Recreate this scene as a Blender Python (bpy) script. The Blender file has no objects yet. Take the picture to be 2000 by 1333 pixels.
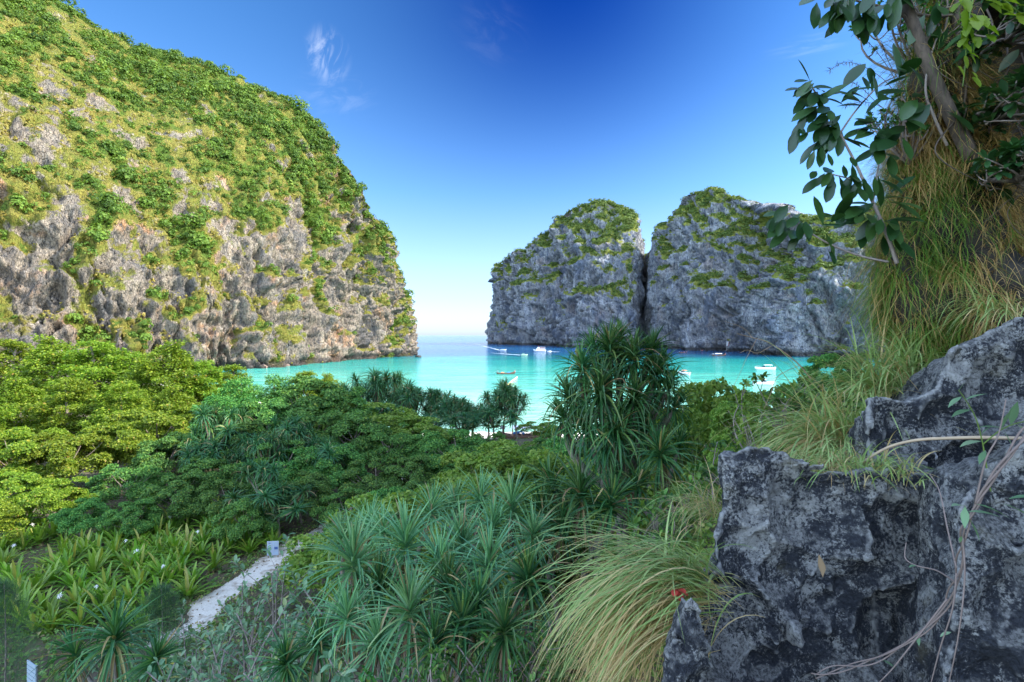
import bpy, math, random
import numpy as np
from mathutils import Vector

# ------------------------------------------------------------------ camera, sky, sun, exposure
CAMZ = 18.0
scene = bpy.context.scene
cam_data = bpy.data.cameras.new("camera")
cam_data.sensor_width = 36.0
cam_data.lens = 18.0
cam_data.shift_y = -0.00575
cam_data.clip_start = 0.05
cam_data.clip_end = 200000.0
cam = bpy.data.objects.new("camera", cam_data)
scene.collection.objects.link(cam)
cam.location = (0, 0, CAMZ)
cam.rotation_euler = (math.radians(90), 0, 0)
scene.camera = cam

SUN_EL = math.radians(38)
SUN_AZ = math.radians(-5)          # from +x, towards -y (a little behind the camera, to the right)
SUN = Vector((math.cos(SUN_EL) * math.cos(SUN_AZ), math.cos(SUN_EL) * math.sin(SUN_AZ), math.sin(SUN_EL)))
sun_data = bpy.data.lights.new("sun", 'SUN')
sun_data.energy = 2.0
sun_data.angle = math.radians(0.5)
sun_data.color = (1.0, 0.93, 0.80)
sun = bpy.data.objects.new("sun", sun_data)
scene.collection.objects.link(sun)
sun.rotation_euler = SUN.to_track_quat('Z', 'Y').to_euler()
sun.location = (60, -20, 120)

vs = scene.view_settings
vs.view_transform = 'Standard'
vs.look = 'None'
vs.gamma = 1.0
vs.exposure = 2.58
scene.cycles.max_bounces = 6
scene.cycles.diffuse_bounces = 3
scene.cycles.glossy_bounces = 2
scene.cycles.transmission_bounces = 3
scene.cycles.transparent_max_bounces = 4
scene.cycles.sample_clamp_indirect = 4.0
scene.cycles.use_denoising = True

world = bpy.data.worlds.new("World")
scene.world = world
world.use_nodes = True


class NT:
    """Short-hand for building node trees."""
    def __init__(self, tree):
        self.t = tree
        tree.nodes.clear()

    def n(self, kind, **kw):
        nd = self.t.nodes.new(kind)
        for k, v in kw.items():
            if k.startswith('i_'):
                key = k[2:]
                key = int(key) if key.isdigit() else key.replace('__', ' ')
                self.set(nd.inputs[key], v)
            else:
                setattr(nd, k, v)
        return nd

    def set(self, sock, v):
        if isinstance(v, bpy.types.NodeSocket):
            self.t.links.new(v, sock)
        elif hasattr(v, 'outputs'):
            self.t.links.new(v.outputs[0], sock)
        else:
            if sock.type == 'RGBA' and len(v) == 3:
                v = (*v, 1.0)
            sock.default_value = v

    def math(self, op, a, b=None, c=None, clamp=False):
        nd = self.t.nodes.new('ShaderNodeMath')
        nd.operation = op
        nd.use_clamp = clamp
        self.set(nd.inputs[0], a)
        if b is not None:
            self.set(nd.inputs[1], b)
        if c is not None:
            self.set(nd.inputs[2], c)
        return nd.outputs[0]

    def vmath(self, op, a, b=None, out=0):
        nd = self.t.nodes.new('ShaderNodeVectorMath')
        nd.operation = op
        self.set(nd.inputs[0], a)
        if b is not None:
            self.set(nd.inputs[1], b)
        return nd.outputs[out]

    def mix(self, fac, a, b, blend='MIX'):
        nd = self.t.nodes.new('ShaderNodeMix')
        nd.data_type = 'RGBA'
        nd.blend_type = blend
        nd.clamp_factor = True
        self.set(nd.inputs[0], fac)
        self.set(nd.inputs[6], a)
        self.set(nd.inputs[7], b)
        return nd.outputs[2]

    def ramp(self, fac, stops, interp='LINEAR'):
        nd = self.t.nodes.new('ShaderNodeValToRGB')
        cr = nd.color_ramp
        cr.interpolation = interp
        while len(cr.elements) < len(stops):
            cr.elements.new(0.5)
        for e, (p, c) in zip(cr.elements, stops):
            e.position = p
            e.color = (c, c, c, 1) if isinstance(c, (int, float)) else (*c, 1)
        self.set(nd.inputs[0], fac)
        return nd.outputs[0]

    def smooth(self, v, a, b, lo=0.0, hi=1.0):
        nd = self.t.nodes.new('ShaderNodeMapRange')
        nd.interpolation_type = 'SMOOTHSTEP'
        self.set(nd.inputs[0], v)
        for i, q in zip((1, 2, 3, 4), (a, b, lo, hi)):
            nd.inputs[i].default_value = q
        return nd.outputs[0]

    def noise(self, vec, scale, detail=4, rough=0.55, dist=0.0):
        nd = self.t.nodes.new('ShaderNodeTexNoise')
        self.set(nd.inputs['Vector'], vec)
        nd.inputs['Scale'].default_value = scale
        nd.inputs['Detail'].default_value = detail
        nd.inputs['Roughness'].default_value = rough
        nd.inputs['Distortion'].default_value = dist
        return nd.outputs[0]

    def mapping(self, vec, scale=(1, 1, 1), rot=(0, 0, 0), loc=(0, 0, 0)):
        nd = self.t.nodes.new('ShaderNodeMapping')
        self.set(nd.inputs[0], vec)
        nd.inputs[1].default_value = loc
        nd.inputs[2].default_value = rot
        nd.inputs[3].default_value = scale
        return nd.outputs[0]


def build_sky():
    g = NT(world.node_tree)
    sky = g.n('ShaderNodeTexSky', sky_type='NISHITA', sun_disc=False)
    sky.sun_elevation = SUN_EL
    sky.sun_rotation = math.atan2(SUN.x, SUN.y)
    sky.air_density = 1.0
    sky.dust_density = 0.6
    sky.ozone_density = 2.0
    d = g.n('ShaderNodeTexCoord').outputs['Generated']
    sep = g.n('ShaderNodeSeparateXYZ')
    g.set(sep.inputs[0], d)
    x, y, z = sep.outputs
    az = g.math('ARCTAN2', x, y)
    el = g.math('ARCSINE', z)
    # the deep blue zone of the sky, about a right angle from the sun
    q = g.math('DIVIDE', g.math('SUBTRACT', az, 0.10), 0.40)
    lobe = g.math('EXPONENT', g.math('MULTIPLY', g.math('MULTIPLY', q, q), -1.0))
    deep = g.math('MULTIPLY', lobe, g.smooth(el, 0.10, 0.66))
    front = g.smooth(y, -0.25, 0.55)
    c = g.n('ShaderNodeHueSaturation', i_Color=sky, i_Saturation=0.80, i_Value=1.45).outputs[0]  # sky behind and overhead brightened and paled to fill the foreground shade
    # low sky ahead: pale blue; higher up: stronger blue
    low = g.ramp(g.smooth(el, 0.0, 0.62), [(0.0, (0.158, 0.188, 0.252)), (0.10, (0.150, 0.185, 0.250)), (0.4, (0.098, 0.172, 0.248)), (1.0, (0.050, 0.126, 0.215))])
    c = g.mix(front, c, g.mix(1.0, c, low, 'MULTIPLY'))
    c = g.mix(deep, c, g.mix(1.0, c, (0.01, 0.17, 0.50), 'MULTIPLY'))
    # thin wisps of cloud, set by direction in the sky
    def wisp(a0, e0, ra, re, sx, sz, rot, amt):
        p = g.n('ShaderNodeCombineXYZ', i_0=g.math('SUBTRACT', az, a0), i_1=g.math('SUBTRACT', el, e0), i_2=0.0)
        pr = g.mapping(p, rot=(0, 0, rot), scale=(1 / ra, 1 / re, 1))
        r = g.vmath('LENGTH', pr, out=1)
        m = g.smooth(r, 1.0, 0.15)
        nz = g.noise(g.mapping(pr, scale=(sx, sz, 1)), 1.0, 6, 0.62, 0.9)
        return g.math('MULTIPLY', g.math('MULTIPLY', m, g.smooth(nz, 0.42, 0.72)), amt)
    w = wisp(math.atan2(-.362, 1), 0.475, .048, .052, 1.8, .8, 0.35, .40)
    w = g.math('ADD', w, wisp(-0.04, .535, .10, .07, 1.0, 2.0, .7, .03))
    w = g.math('ADD', w, wisp(.53, .455, .09, .022, .8, 2.0, .25, .07))
    w = g.math('ADD', w, wisp(-0.33, .42, .09, .05, 1.2, 2.0, -.5, .08))
    bright = g.n('ShaderNodeHueSaturation', i_Color=sky, i_Saturation=0.25, i_Value=0.6).outputs[0]
    c = g.mix(w, c, bright)
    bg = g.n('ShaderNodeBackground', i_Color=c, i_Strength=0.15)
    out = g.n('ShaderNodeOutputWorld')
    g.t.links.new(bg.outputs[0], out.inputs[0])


build_sky()

# ------------------------------------------------------------------ helpers
COL = scene.collection


def at(px, py, d):
    """Photo pixel (2000 x 1333) at distance d in front of the camera -> point."""
    return np.array(((px - 1000) / 1000 * d, d, CAMZ - (py - 655) / 1000 * d))


def rot_hash(ix, iy, iz, seed):
    h = (ix * 374761393 + iy * 668265263 + iz * 2147483647 + seed * 1274126177) & 0xFFFFFFFF
    h = ((h ^ (h >> 13)) * 1274126177) & 0xFFFFFFFF
    h = ((h ^ (h >> 16)) * 2246822519) & 0xFFFFFFFF
    return (h ^ (h >> 15)) & 0xFFFFFFFF


def vnoise(P, seed=0):
    """Gradient noise on (N,3) points, about -1..1."""
    P = np.asarray(P, float)
    i = np.floor(P).astype(np.int64)
    f = P - i
    u = f * f * f * (f * (f * 6 - 15) + 10)
    out = np.zeros(len(P))
    for dx in (0, 1):
        for dy in (0, 1):
            for dz in (0, 1):
                h = rot_hash(i[:, 0] + dx, i[:, 1] + dy, i[:, 2] + dz, seed)
                gx = (h & 1023) / 511.5 - 1
                gy = ((h >> 10) & 1023) / 511.5 - 1
                gz = ((h >> 20) & 1023) / 511.5 - 1
                dot = gx * (f[:, 0] - dx) + gy * (f[:, 1] - dy) + gz * (f[:, 2] - dz)
                w = (u[:, 0] if dx else 1 - u[:, 0]) * (u[:, 1] if dy else 1 - u[:, 1]) * (u[:, 2] if dz else 1 - u[:, 2])
                out += w * dot
    return out * 1.2


def fbm(P, octaves=4, seed=0, gain=0.5):
    P = np.asarray(P, float)
    a, s, tot = 1.0, 0.0, 0.0
    for k in range(octaves):
        s = s + a * vnoise(P * (2.03 ** k) + 17.3 * k, seed + k)
        tot += a
        a *= gain
    return s / tot


def ridged(P, octaves=4, seed=0, gain=0.5):
    P = np.asarray(P, float)
    a, s, tot = 1.0, 0.0, 0.0
    for k in range(octaves):
        s = s + a * (1 - 2 * np.abs(vnoise(P * (2.03 ** k) + 9.1 * k, seed + k)))
        tot += a
        a *= gain
    return s / tot


def worley(P, seed=0):
    """Cell noise: distance to the nearest and second-nearest seed point and a random number per cell."""
    i = np.floor(P).astype(np.int64)
    d1 = np.full(len(P), 9.0)
    d2 = np.full(len(P), 9.0)
    rnd = np.zeros(len(P))
    for a in (-1, 0, 1):
        for b in (-1, 0, 1):
            for c in (-1, 0, 1):
                h = rot_hash(i[:, 0] + a, i[:, 1] + b, i[:, 2] + c, seed)
                o = np.stack([(h & 1023), (h >> 10) & 1023, (h >> 20) & 1023], -1) / 1023.0
                d = np.linalg.norm(i + np.array((a, b, c)) + o - P, axis=1)
                near = d < d1
                d2 = np.where(near, d1, np.minimum(d2, d))
                rnd = np.where(near, ((h * 747796405) & 0xFFFF) / 65535.0, rnd)
                d1 = np.where(near, d, d1)
    return d1, d2, rnd


def sstep(v, a, b):
    t = np.clip((v - a) / (b - a), 0, 1)
    return t * t * (3 - 2 * t)


def norm(v):
    return v / np.maximum(np.linalg.norm(v, axis=-1, keepdims=True), 1e-9)


def make_mesh(name, V, faces, mats=(), smooth=False, attrs=None, matidx=None):
    """faces: list of (n,k) index arrays; k may differ between arrays."""
    V = np.asarray(V, np.float32)
    me = bpy.data.meshes.new(name)
    me.vertices.add(len(V))
    me.vertices.foreach_set('co', V.ravel())
    faces = [np.asarray(f, np.int32) for f in faces if len(f)]
    li = np.concatenate([f.ravel() for f in faces])
    counts = np.concatenate([np.full(len(f), f.shape[1], np.int32) for f in faces])
    starts = np.concatenate([[0], np.cumsum(counts)[:-1]]).astype(np.int32)
    me.loops.add(len(li))
    me.loops.foreach_set('vertex_index', li)
    me.polygons.add(len(counts))
    me.polygons.foreach_set('loop_start', starts)
    if matidx is not None:
        me.polygons.foreach_set('material_index', np.asarray(matidx, np.int32))
    me.polygons.foreach_set('use_smooth', np.full(len(counts), smooth, bool))
    for m in mats:
        me.materials.append(m)
    for k, v in (attrs or {}).items():
        a = me.attributes.new(k, 'FLOAT', 'POINT')
        a.data.foreach_set('value', np.asarray(v, np.float32))
    me.update(calc_edges=True)
    me.validate()
    return me


def link(name, data, parent=None, loc=None, rot=None, scale=None):
    o = bpy.data.objects.new(name, data)
    COL.objects.link(o)
    if parent is not None:
        o.parent = parent
    if loc is not None:
        o.location = tuple(float(q) for q in loc)
    if rot is not None:
        o.rotation_euler = rot
    if scale is not None:
        o.scale = (scale,) * 3 if np.isscalar(scale) else scale
    return o


def tag(o, label=None, cat=None, group=None, kind=None):
    if label:
        o['label'] = label
    if cat:
        o['category'] = cat
    if group:
        o['group'] = group
    if kind:
        o['kind'] = kind
    return o


def root(name, loc, label, cat, group=None, rz=0.0, scale=None):
    o = link(name, None, loc=loc, rot=(0, 0, rz), scale=scale)
    o.empty_display_size = 0.3
    return tag(o, label, cat, group)


class MB:
    """Mesh collector: append vertex/face blocks, then build one object."""
    def __init__(self):
        self.V, self.F, self.n, self.A, self.M = [], [], 0, {}, []

    def add(self, V, faces, mi=0, **attrs):
        V = np.asarray(V, float)
        for f in faces:
            f = np.asarray(f, int)
            if len(f):
                self.F.append(f + self.n)
                self.M.append(np.full(len(f), mi))
        self.V.append(V)
        for k, v in attrs.items():
            self.A.setdefault(k, []).append(v)
        self.n += len(V)
        return self

    def mesh(self, name, mats, smooth=False):
        A = {k: np.concatenate(v) for k, v in self.A.items()}
        return make_mesh(name, np.concatenate(self.V), self.F, mats if isinstance(mats, (list, tuple)) else [mats], smooth, A,
                         np.concatenate(self.M) if self.M else None)

    def tube(self, pts, rad, sides=7, mi=0, cap=True):
        pts = np.asarray(pts, float)
        rad = np.broadcast_to(np.asarray(rad, float), (len(pts),))
        tan = norm(np.gradient(pts, axis=0))
        ref = np.array((0.13, 0.31, 0.94))
        if abs(np.dot(tan.mean(0) / (np.linalg.norm(tan.mean(0)) + 1e-9), ref)) > 0.8:
            ref = np.array((0.9, -0.4, 0.1))
        a = norm(np.cross(tan, ref))
        b = np.cross(tan, a)
        th = np.linspace(0, 2 * math.pi, sides, endpoint=False)
        ring = a[:, None] * np.cos(th)[None, :, None] + b[:, None] * np.sin(th)[None, :, None]
        V = (pts[:, None] + ring * rad[:, None, None]).reshape(-1, 3)
        n = len(pts)
        i = np.arange(n - 1)[:, None] * sides
        j = np.arange(sides)[None]
        k = (j + 1) % sides
        Q = np.stack([i + j, i + k, i + sides + k, i + sides + j], -1).reshape(-1, 4)
        fs = [Q]
        if cap:
            fs += [np.arange(sides)[::-1][None], ((n - 1) * sides + np.arange(sides))[None]]
        return self.add(V, fs, mi)

    def box(self, c, s, mi=0, rz=0.0):
        c = np.asarray(c, float)
        s = np.asarray(s, float) / 2
        q = np.array([(x, y, z) for x in (-1, 1) for y in (-1, 1) for z in (-1, 1)]) * s
        ca, sa = math.cos(rz), math.sin(rz)
        q = np.stack([q[:, 0] * ca - q[:, 1] * sa, q[:, 0] * sa + q[:, 1] * ca, q[:, 2]], 1) + c
        return self.add(q, [[(0, 1, 3, 2), (4, 6, 7, 5), (0, 4, 5, 1), (2, 3, 7, 6), (0, 2, 6, 4), (1, 5, 7, 3)]], mi)


def grid_faces(nu, nv, wrap=False):
    i = np.arange(nu if wrap else nu - 1)[:, None]
    j = np.arange(nv - 1)[None]
    i2 = (i + 1) % nu
    return np.stack([i * nv + j, i2 * nv + j, i2 * nv + j + 1, i * nv + j + 1], -1).reshape(-1, 4)


def strips(base, dirv, length, width, nseg, droop, fold=0.0, prof=None, flat=None, kink=None, curl=None):
    """N blade-like leaves as bent strips. Returns V, quads, along (0..1 per vertex)."""
    base = np.asarray(base, float)
    N = len(base)
    d = norm(np.asarray(dirv, float))
    length = np.broadcast_to(length, (N,)).astype(float)
    width = np.broadcast_to(width, (N,)).astype(float)
    droop = np.broadcast_to(droop, (N,)).astype(float)
    up = np.array((0, 0, 1.0)) if flat is None else flat
    side = np.cross(d, np.broadcast_to(up, d.shape))
    bad = np.linalg.norm(side, axis=1) < 0.05
    side[bad] = np.array((1.0, 0.2, 0))
    side = norm(side)
    t = np.linspace(0, 1, nseg + 1)
    if prof is None:
        prof = lambda q: np.minimum(1, 0.5 + 2.5 * q) * (1 - q ** 2.2)
    w = np.maximum(prof(t), 0.02)
    p = base.copy()
    rows, rib = [], fold > 0
    for k in range(nseg + 1):
        nrm = np.cross(side, d)
        wk = (width * w[k] * 0.5)[:, None]
        if rib:
            rows.append(np.stack([p - side * wk * math.cos(fold) + nrm * wk * math.sin(fold), p,
                                  p + side * wk * math.cos(fold) + nrm * wk * math.sin(fold)], 1))
        else:
            rows.append(np.stack([p - side * wk, p + side * wk], 1))
        if k < nseg:
            p = p + d * (length / nseg)[:, None]
            dd = np.array((0, 0, -1.0)) * (droop / nseg)[:, None]
            if kink is not None:
                dd = dd + np.array((0, 0, -1.0)) * np.where(kink == k, 1.6, 0.0)[:, None]
            d = norm(d + dd)
            if curl is not None:
                d = norm(d + side * (curl / nseg)[:, None])
    m = 3 if rib else 2
    V = np.stack(rows, 1).reshape(N, -1, 3)
    per = (nseg + 1) * m
    k = np.arange(nseg)[:, None] * m
    j = np.arange(m - 1)[None]
    q = np.stack([k + j, k + j + 1, k + m + j + 1, k + m + j], -1).reshape(-1, 4)
    F = (q[None] + (np.arange(N) * per)[:, None, None]).reshape(-1, 4)
    along = np.tile(np.repeat(t, m), N)
    return V.reshape(-1, 3), F, along


def leaves(P, tip, nrm, L, W, fold=0.25):
    """N small rhombic leaves (one folded quad each)."""
    tip = norm(tip)
    side = norm(np.cross(tip, nrm))
    n2 = np.cross(side, tip)
    L = np.broadcast_to(L, (len(P),))[:, None]
    W = np.broadcast_to(W, (len(P),))[:, None]
    mid = P + tip * L * 0.45 + n2 * W * fold
    V = np.stack([P, mid + side * W * 0.5, P + tip * L - n2 * W * 0.1, mid - side * W * 0.5], 1).reshape(-1, 3)
    F = np.arange(len(P) * 4).reshape(-1, 4)
    return V, F


def rand_dirs(rng, n):
    return norm(rng.normal(size=(n, 3)))


def sphere_mb(mb, c, r, seg=10, ring=6, mi=0):
    th = np.linspace(0, 2 * math.pi, seg, endpoint=False)
    ph = np.linspace(0.02, math.pi - 0.02, ring)
    r = np.broadcast_to(np.asarray(r, float), (3,))
    V = np.stack([np.outer(np.cos(th), np.sin(ph)) * r[0], np.outer(np.sin(th), np.sin(ph)) * r[1],
                  np.outer(np.ones(seg), np.cos(ph)) * r[2]], -1).reshape(-1, 3) + np.asarray(c, float)
    mb.add(V, [grid_faces(seg, ring, True)[:, ::-1]], mi)


# ------------------------------------------------------------------ materials
def new_mat(name):
    m = bpy.data.materials.new(name)
    m.use_nodes = True
    return m, NT(m.node_tree)


def finish(g, shader, disp=None):
    out = g.n('ShaderNodeOutputMaterial')
    g.t.links.new(shader.outputs[0] if hasattr(shader, 'outputs') else shader, out.inputs[0])


def leaf_mat(name, stops, trans=0.35, rough=0.5, spec=0.35, along=None, objvar=0.25, tcol=None):
    """Leaf colour varies from leaf to leaf and a little from plant to plant; light passes through."""
    m, g = new_mat(name)
    geo = g.n('ShaderNodeNewGeometry')
    c = g.ramp(geo.outputs['Random Per Island'], stops)
    if along:
        a = g.n('ShaderNodeAttribute', attribute_name='along').outputs['Fac']
        c = g.mix(g.smooth(a, along[0], along[1]), c, along[2])
    info = g.n('ShaderNodeObjectInfo').outputs['Random']
    hs = g.n('ShaderNodeHueSaturation', i_Color=c)
    g.set(hs.inputs['Hue'], g.math('MULTIPLY_ADD', info, 0.05 * objvar / 0.25, 0.5 - 0.025 * objvar / 0.25))
    g.set(hs.inputs['Value'], g.math('MULTIPLY_ADD', info, 2 * objvar, 1 - objvar))
    c = hs.outputs[0]
    p = g.n('ShaderNodeBsdfPrincipled', i_Base__Color=c, i_Roughness=rough)
    p.inputs['Specular IOR Level'].default_value = spec
    tc = g.mix(1.0, c, tcol or (1.2, 1.35, 0.5), 'MULTIPLY')
    t = g.n('ShaderNodeBsdfTranslucent', i_Color=tc)
    mx = g.n('ShaderNodeMixShader', i_0=trans)
    g.t.links.new(p.outputs[0], mx.inputs[1])
    g.t.links.new(t.outputs[0], mx.inputs[2])
    finish(g, mx)
    return m


def plain_mat(name, col, rough=0.6, var=0.15, scale=6.0, spec=0.3, metal=0.0):
    m, g = new_mat(name)
    co = g.n('ShaderNodeTexCoord').outputs['Object']
    nz = g.noise(co, scale, 4, 0.6)
    c = g.mix(nz, tuple(q * (1 - var) for q in col), tuple(min(1, q * (1 + var)) for q in col))
    p = g.n('ShaderNodeBsdfPrincipled', i_Base__Color=c, i_Roughness=rough, i_Metallic=metal)
    p.inputs['Specular IOR Level'].default_value = spec
    finish(g, p)
    return m


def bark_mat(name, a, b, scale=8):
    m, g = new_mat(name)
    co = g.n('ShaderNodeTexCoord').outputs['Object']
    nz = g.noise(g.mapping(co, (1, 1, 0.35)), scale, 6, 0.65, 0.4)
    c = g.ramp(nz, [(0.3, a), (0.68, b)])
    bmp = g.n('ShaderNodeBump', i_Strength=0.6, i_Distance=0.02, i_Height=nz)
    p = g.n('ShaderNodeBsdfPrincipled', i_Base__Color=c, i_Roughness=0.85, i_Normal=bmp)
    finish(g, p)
    return m


def cliff_mat(name, tone=1.0, warm=1.0, fscale=1.0, veg_g=(0.075, 0.125, 0.016), veg_y=(0.20, 0.175, 0.035), vthr=0.0):
    m, g = new_mat(name)
    co = g.n('ShaderNodeTexCoord').outputs['Object']
    geo = g.n('ShaderNodeNewGeometry')
    streak = g.noise(g.mapping(co, (0.16 * fscale, 0.16 * fscale, 0.022 * fscale)), 1.0, 7, 0.62, 0.6)
    patch = g.noise(co, 0.035 * fscale, 5, 0.6, 0.3)
    fine = g.noise(g.mapping(co, (0.5 * fscale, 0.5 * fscale, 0.22 * fscale)), 1.0, 6, 0.7)
    k = lambda *c: tuple(q * tone * (h if warm < .5 else 1) for q, h in zip(c, (0.76, 0.94, 1.26)))  # far rock: blue of haze and shade put into its colour
    c = g.ramp(streak, [(0.28, k(0.14, 0.12, 0.105)), (0.42, k(0.27, 0.22, 0.17)), (0.56, k(0.38, 0.315, 0.235)), (0.72, k(0.52, 0.445, 0.35))])
    run = g.noise(g.mapping(co, (0.30 * fscale, 0.30 * fscale, 0.012 * fscale)), 1.0, 5, 0.7, 0.3)
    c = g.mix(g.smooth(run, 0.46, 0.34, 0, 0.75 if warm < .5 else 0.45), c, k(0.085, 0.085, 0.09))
    c = g.mix(g.smooth(run, 0.60, 0.70, 0, 0.6), c, k(0.58, 0.53, 0.47))
    zone = g.noise(g.mapping(g.vmath('ADD', co, g.n('ShaderNodeTexNoise', i_Scale=0.05 * fscale).outputs['Color']), (0.075 * fscale, 0.075 * fscale, 0.03 * fscale)), 1.0, 5, 0.65, 0.5)
    c = g.mix(g.smooth(zone, 0.50, 0.62, 0, 0.7), c, k(0.135, 0.135, 0.14))
    rust = g.math('MULTIPLY', g.smooth(patch, 0.53, 0.66), g.smooth(streak, 0.38, 0.6))
    c = g.mix(g.math('MULTIPLY', rust, 0.85 * warm), c, (0.42, 0.21, 0.095))
    c = g.mix(g.smooth(fine, 0.52, 0.34), c, k(0.10, 0.095, 0.09))
    crack = g.n('ShaderNodeTexVoronoi', feature='DISTANCE_TO_EDGE')
    g.set(crack.inputs['Vector'], g.mapping(g.vmath('ADD', co, g.n('ShaderNodeTexNoise', i_Scale=0.3 * fscale).outputs['Color']), (0.17 * fscale, 0.17 * fscale, 0.07 * fscale)))
    ck = g.smooth(crack.outputs['Distance'], 0.05, 0.0)
    c = g.mix(g.math('MULTIPLY', ck, 0.75), c, k(0.07, 0.065, 0.06))
    veg = g.n('ShaderNodeAttribute', attribute_name='veg').outputs['Fac']
    vn = g.noise(co, 0.22 * fscale, 5, 0.7)
    va = g.math('ADD', veg, g.math('MULTIPLY', g.math('SUBTRACT', vn, 0.5), 1.5))
    yn = g.smooth(g.noise(co, 0.06 * fscale, 4, 0.6), 0.40, 0.62)
    c = g.mix(g.smooth(va, vthr - 0.34, vthr - 0.10), c, g.mix(yn, veg_y, tuple(0.5 * (a + b) for a, b in zip(veg_g, veg_y))))
    c = g.mix(g.smooth(va, vthr - 0.02, vthr + 0.16), c, g.mix(yn, veg_g, veg_y))
    low_band = g.smooth(g.n('ShaderNodeSeparateXYZ', i_0=geo.outputs['Position']).outputs[2], 5.0, 2.5)
    c = g.mix(g.math('MULTIPLY', low_band, 0.8), c, (0.05, 0.045, 0.04))  # darker towards the waterline
    h = g.math('ADD', g.math('MULTIPLY', fine, 1.2), g.math('MULTIPLY', ck, -1.4))
    b = g.n('ShaderNodeBump', i_Strength=1.0, i_Distance=3.0 / fscale, i_Height=h)
    p = g.n('ShaderNodeBsdfPrincipled', i_Base__Color=c, i_Roughness=0.9, i_Normal=b)
    p.inputs['Specular IOR Level'].default_value = 0.15
    finish(g, p)
    return m


# ------------------------------------------------------------------ ground
def shore_y(x):
    return 93 + np.maximum(0, -x - 22) * 0.95 - np.maximum(0, x - 5) * 0.15


_U = np.array([-60, -22, -11.7, -6, -2.7, 0, 0.7, 3, 8, 30])
_Z = np.array([0, 0, 2.0, 5.0, 7.4, 11.2, 12.2, 13.2, 14.5, 18])


def ground_z(x, y):
    x = np.asarray(x, float)
    y = np.asarray(y, float)
    sh = shore_y(x)
    base = 4.0 * sstep(y, sh - 2, sh - 30) - 5.0 * sstep(y, sh - 6, sh + 45) + 0.35
    u = 0.8 * x - 0.35 * y
    hill = np.interp(u, _U, _Z) * sstep(y, 30, 8.5)
    hill = hill - 2.6 * sstep(x, -0.4, 0.8) * sstep(y, 0.2, 1.0) * sstep(y, 5.6, 4.0)
    P = np.stack([x, y, np.zeros_like(x)], -1).reshape(-1, 3)
    n = fbm(P / 7.0, 3, 5).reshape(x.shape) * 0.45 + fbm(P / 1.6, 2, 8).reshape(x.shape) * 0.10
    return base + hill + n * sstep(y, sh + 10, sh - 25)


def gz(x, y):
    return float(ground_z(np.array([x]), np.array([y]))[0])


def build_ground():
    xs = np.concatenate([np.arange(-420, -62, 6), np.arange(-62, 40, 1.0), np.arange(40, 140, 5)])
    ys = np.concatenate([np.arange(-90, -6, 5), np.arange(-6, 112, 1.0), np.arange(112, 380, 6)])
    X, Y = np.meshgrid(xs, ys, indexing='ij')
    Z = ground_z(X, Y)
    V = np.stack([X, Y, Z], -1).reshape(-1, 3)
    m, g = new_mat('earth')
    co = g.n('ShaderNodeTexCoord').outputs['Object']
    sandy = g.n('ShaderNodeAttribute', attribute_name='sand').outputs['Fac']
    nz = g.noise(co, 0.8, 7, 0.7)
    fine = g.noise(co, 9.0, 5, 0.7)
    earth = g.ramp(nz, [(0.3, (0.035, 0.028, 0.016)), (0.5, (0.085, 0.065, 0.035)), (0.7, (0.06, 0.075, 0.022))])
    sand = g.ramp(fine, [(0.3, (0.60, 0.54, 0.44)), (0.7, (0.80, 0.75, 0.65))])
    s = g.smooth(g.math('ADD', sandy, g.math('MULTIPLY', g.math('SUBTRACT', nz, 0.5), 0.7)), 0.4, 0.6)
    c = g.mix(s, earth, sand)
    b = g.n('ShaderNodeBump', i_Strength=0.5, i_Distance=0.06, i_Height=fine)
    p = g.n('ShaderNodeBsdfPrincipled', i_Base__Color=c, i_Roughness=0.95, i_Normal=b)
    finish(g, p)
    sandv = sstep(Y, shore_y(X) - 20, shore_y(X) - 11).reshape(-1)
    me = make_mesh('ground', V, [grid_faces(len(xs), len(ys))], [m], True, {'sand': sandv})
    tag(link('ground', me), kind='structure')


build_ground()


def build_path():
    pts = np.array([(-10.5, 50), (-12.6, 42), (-12.8, 36.5), (-14.5, 32.5), (-14.3, 29.5), (-15.4, 26.5), (-15.0, 24), (-15.5, 22.2)], float)
    t = np.linspace(0, len(pts) - 1, 260)
    c = np.stack([np.interp(t, np.arange(len(pts)), pts[:, k]) for k in (0, 1)], 1)
    tan = norm(np.gradient(c, axis=0))
    sd = np.stack([tan[:, 1], -tan[:, 0]], 1)
    P3 = np.stack([c[:, 0], c[:, 1], 0 * t], 1)
    wl = 0.85 + 0.9 * fbm(P3 / 1.7, 4, 31, 0.6)
    wr = 0.85 + 1.0 * fbm(P3 / 1.7, 4, 47, 0.6)
    a = np.linspace(-1, 1, 13)
    W = np.where(a[None] < 0, wl[:, None], wr[:, None]) * a[None]
    X = c[:, 0:1] + sd[:, 0:1] * W
    Y = c[:, 1:2] + sd[:, 1:2] * W
    Z = ground_z(X, Y) + 0.05 * (1 - a[None] ** 6) - 0.012
    m, g = new_mat('path_sand')
    co = g.n('ShaderNodeTexCoord').outputs['Object']
    fine = g.noise(co, 14.0, 6, 0.7)
    mid = g.noise(co, 1.7, 5, 0.65)
    cc = g.mix(g.smooth(mid, 0.45, 0.7), g.ramp(fine, [(0.3, (0.40, 0.36, 0.29)), (0.7, (0.60, 0.55, 0.46))]), (0.24, 0.19, 0.13))
    b = g.n('ShaderNodeBump', i_Strength=0.7, i_Distance=0.05, i_Height=g.math('ADD', mid, g.math('MULTIPLY', fine, 0.4)))
    p = g.n('ShaderNodeBsdfPrincipled', i_Base__Color=cc, i_Roughness=0.95, i_Normal=b)
    finish(g, p)
    V = np.stack([X, Y, Z], -1).reshape(-1, 3)
    tag(link('sand_path', make_mesh('sand_path', V, [grid_faces(len(t), len(a))], [m], True)), kind='structure')


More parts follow.
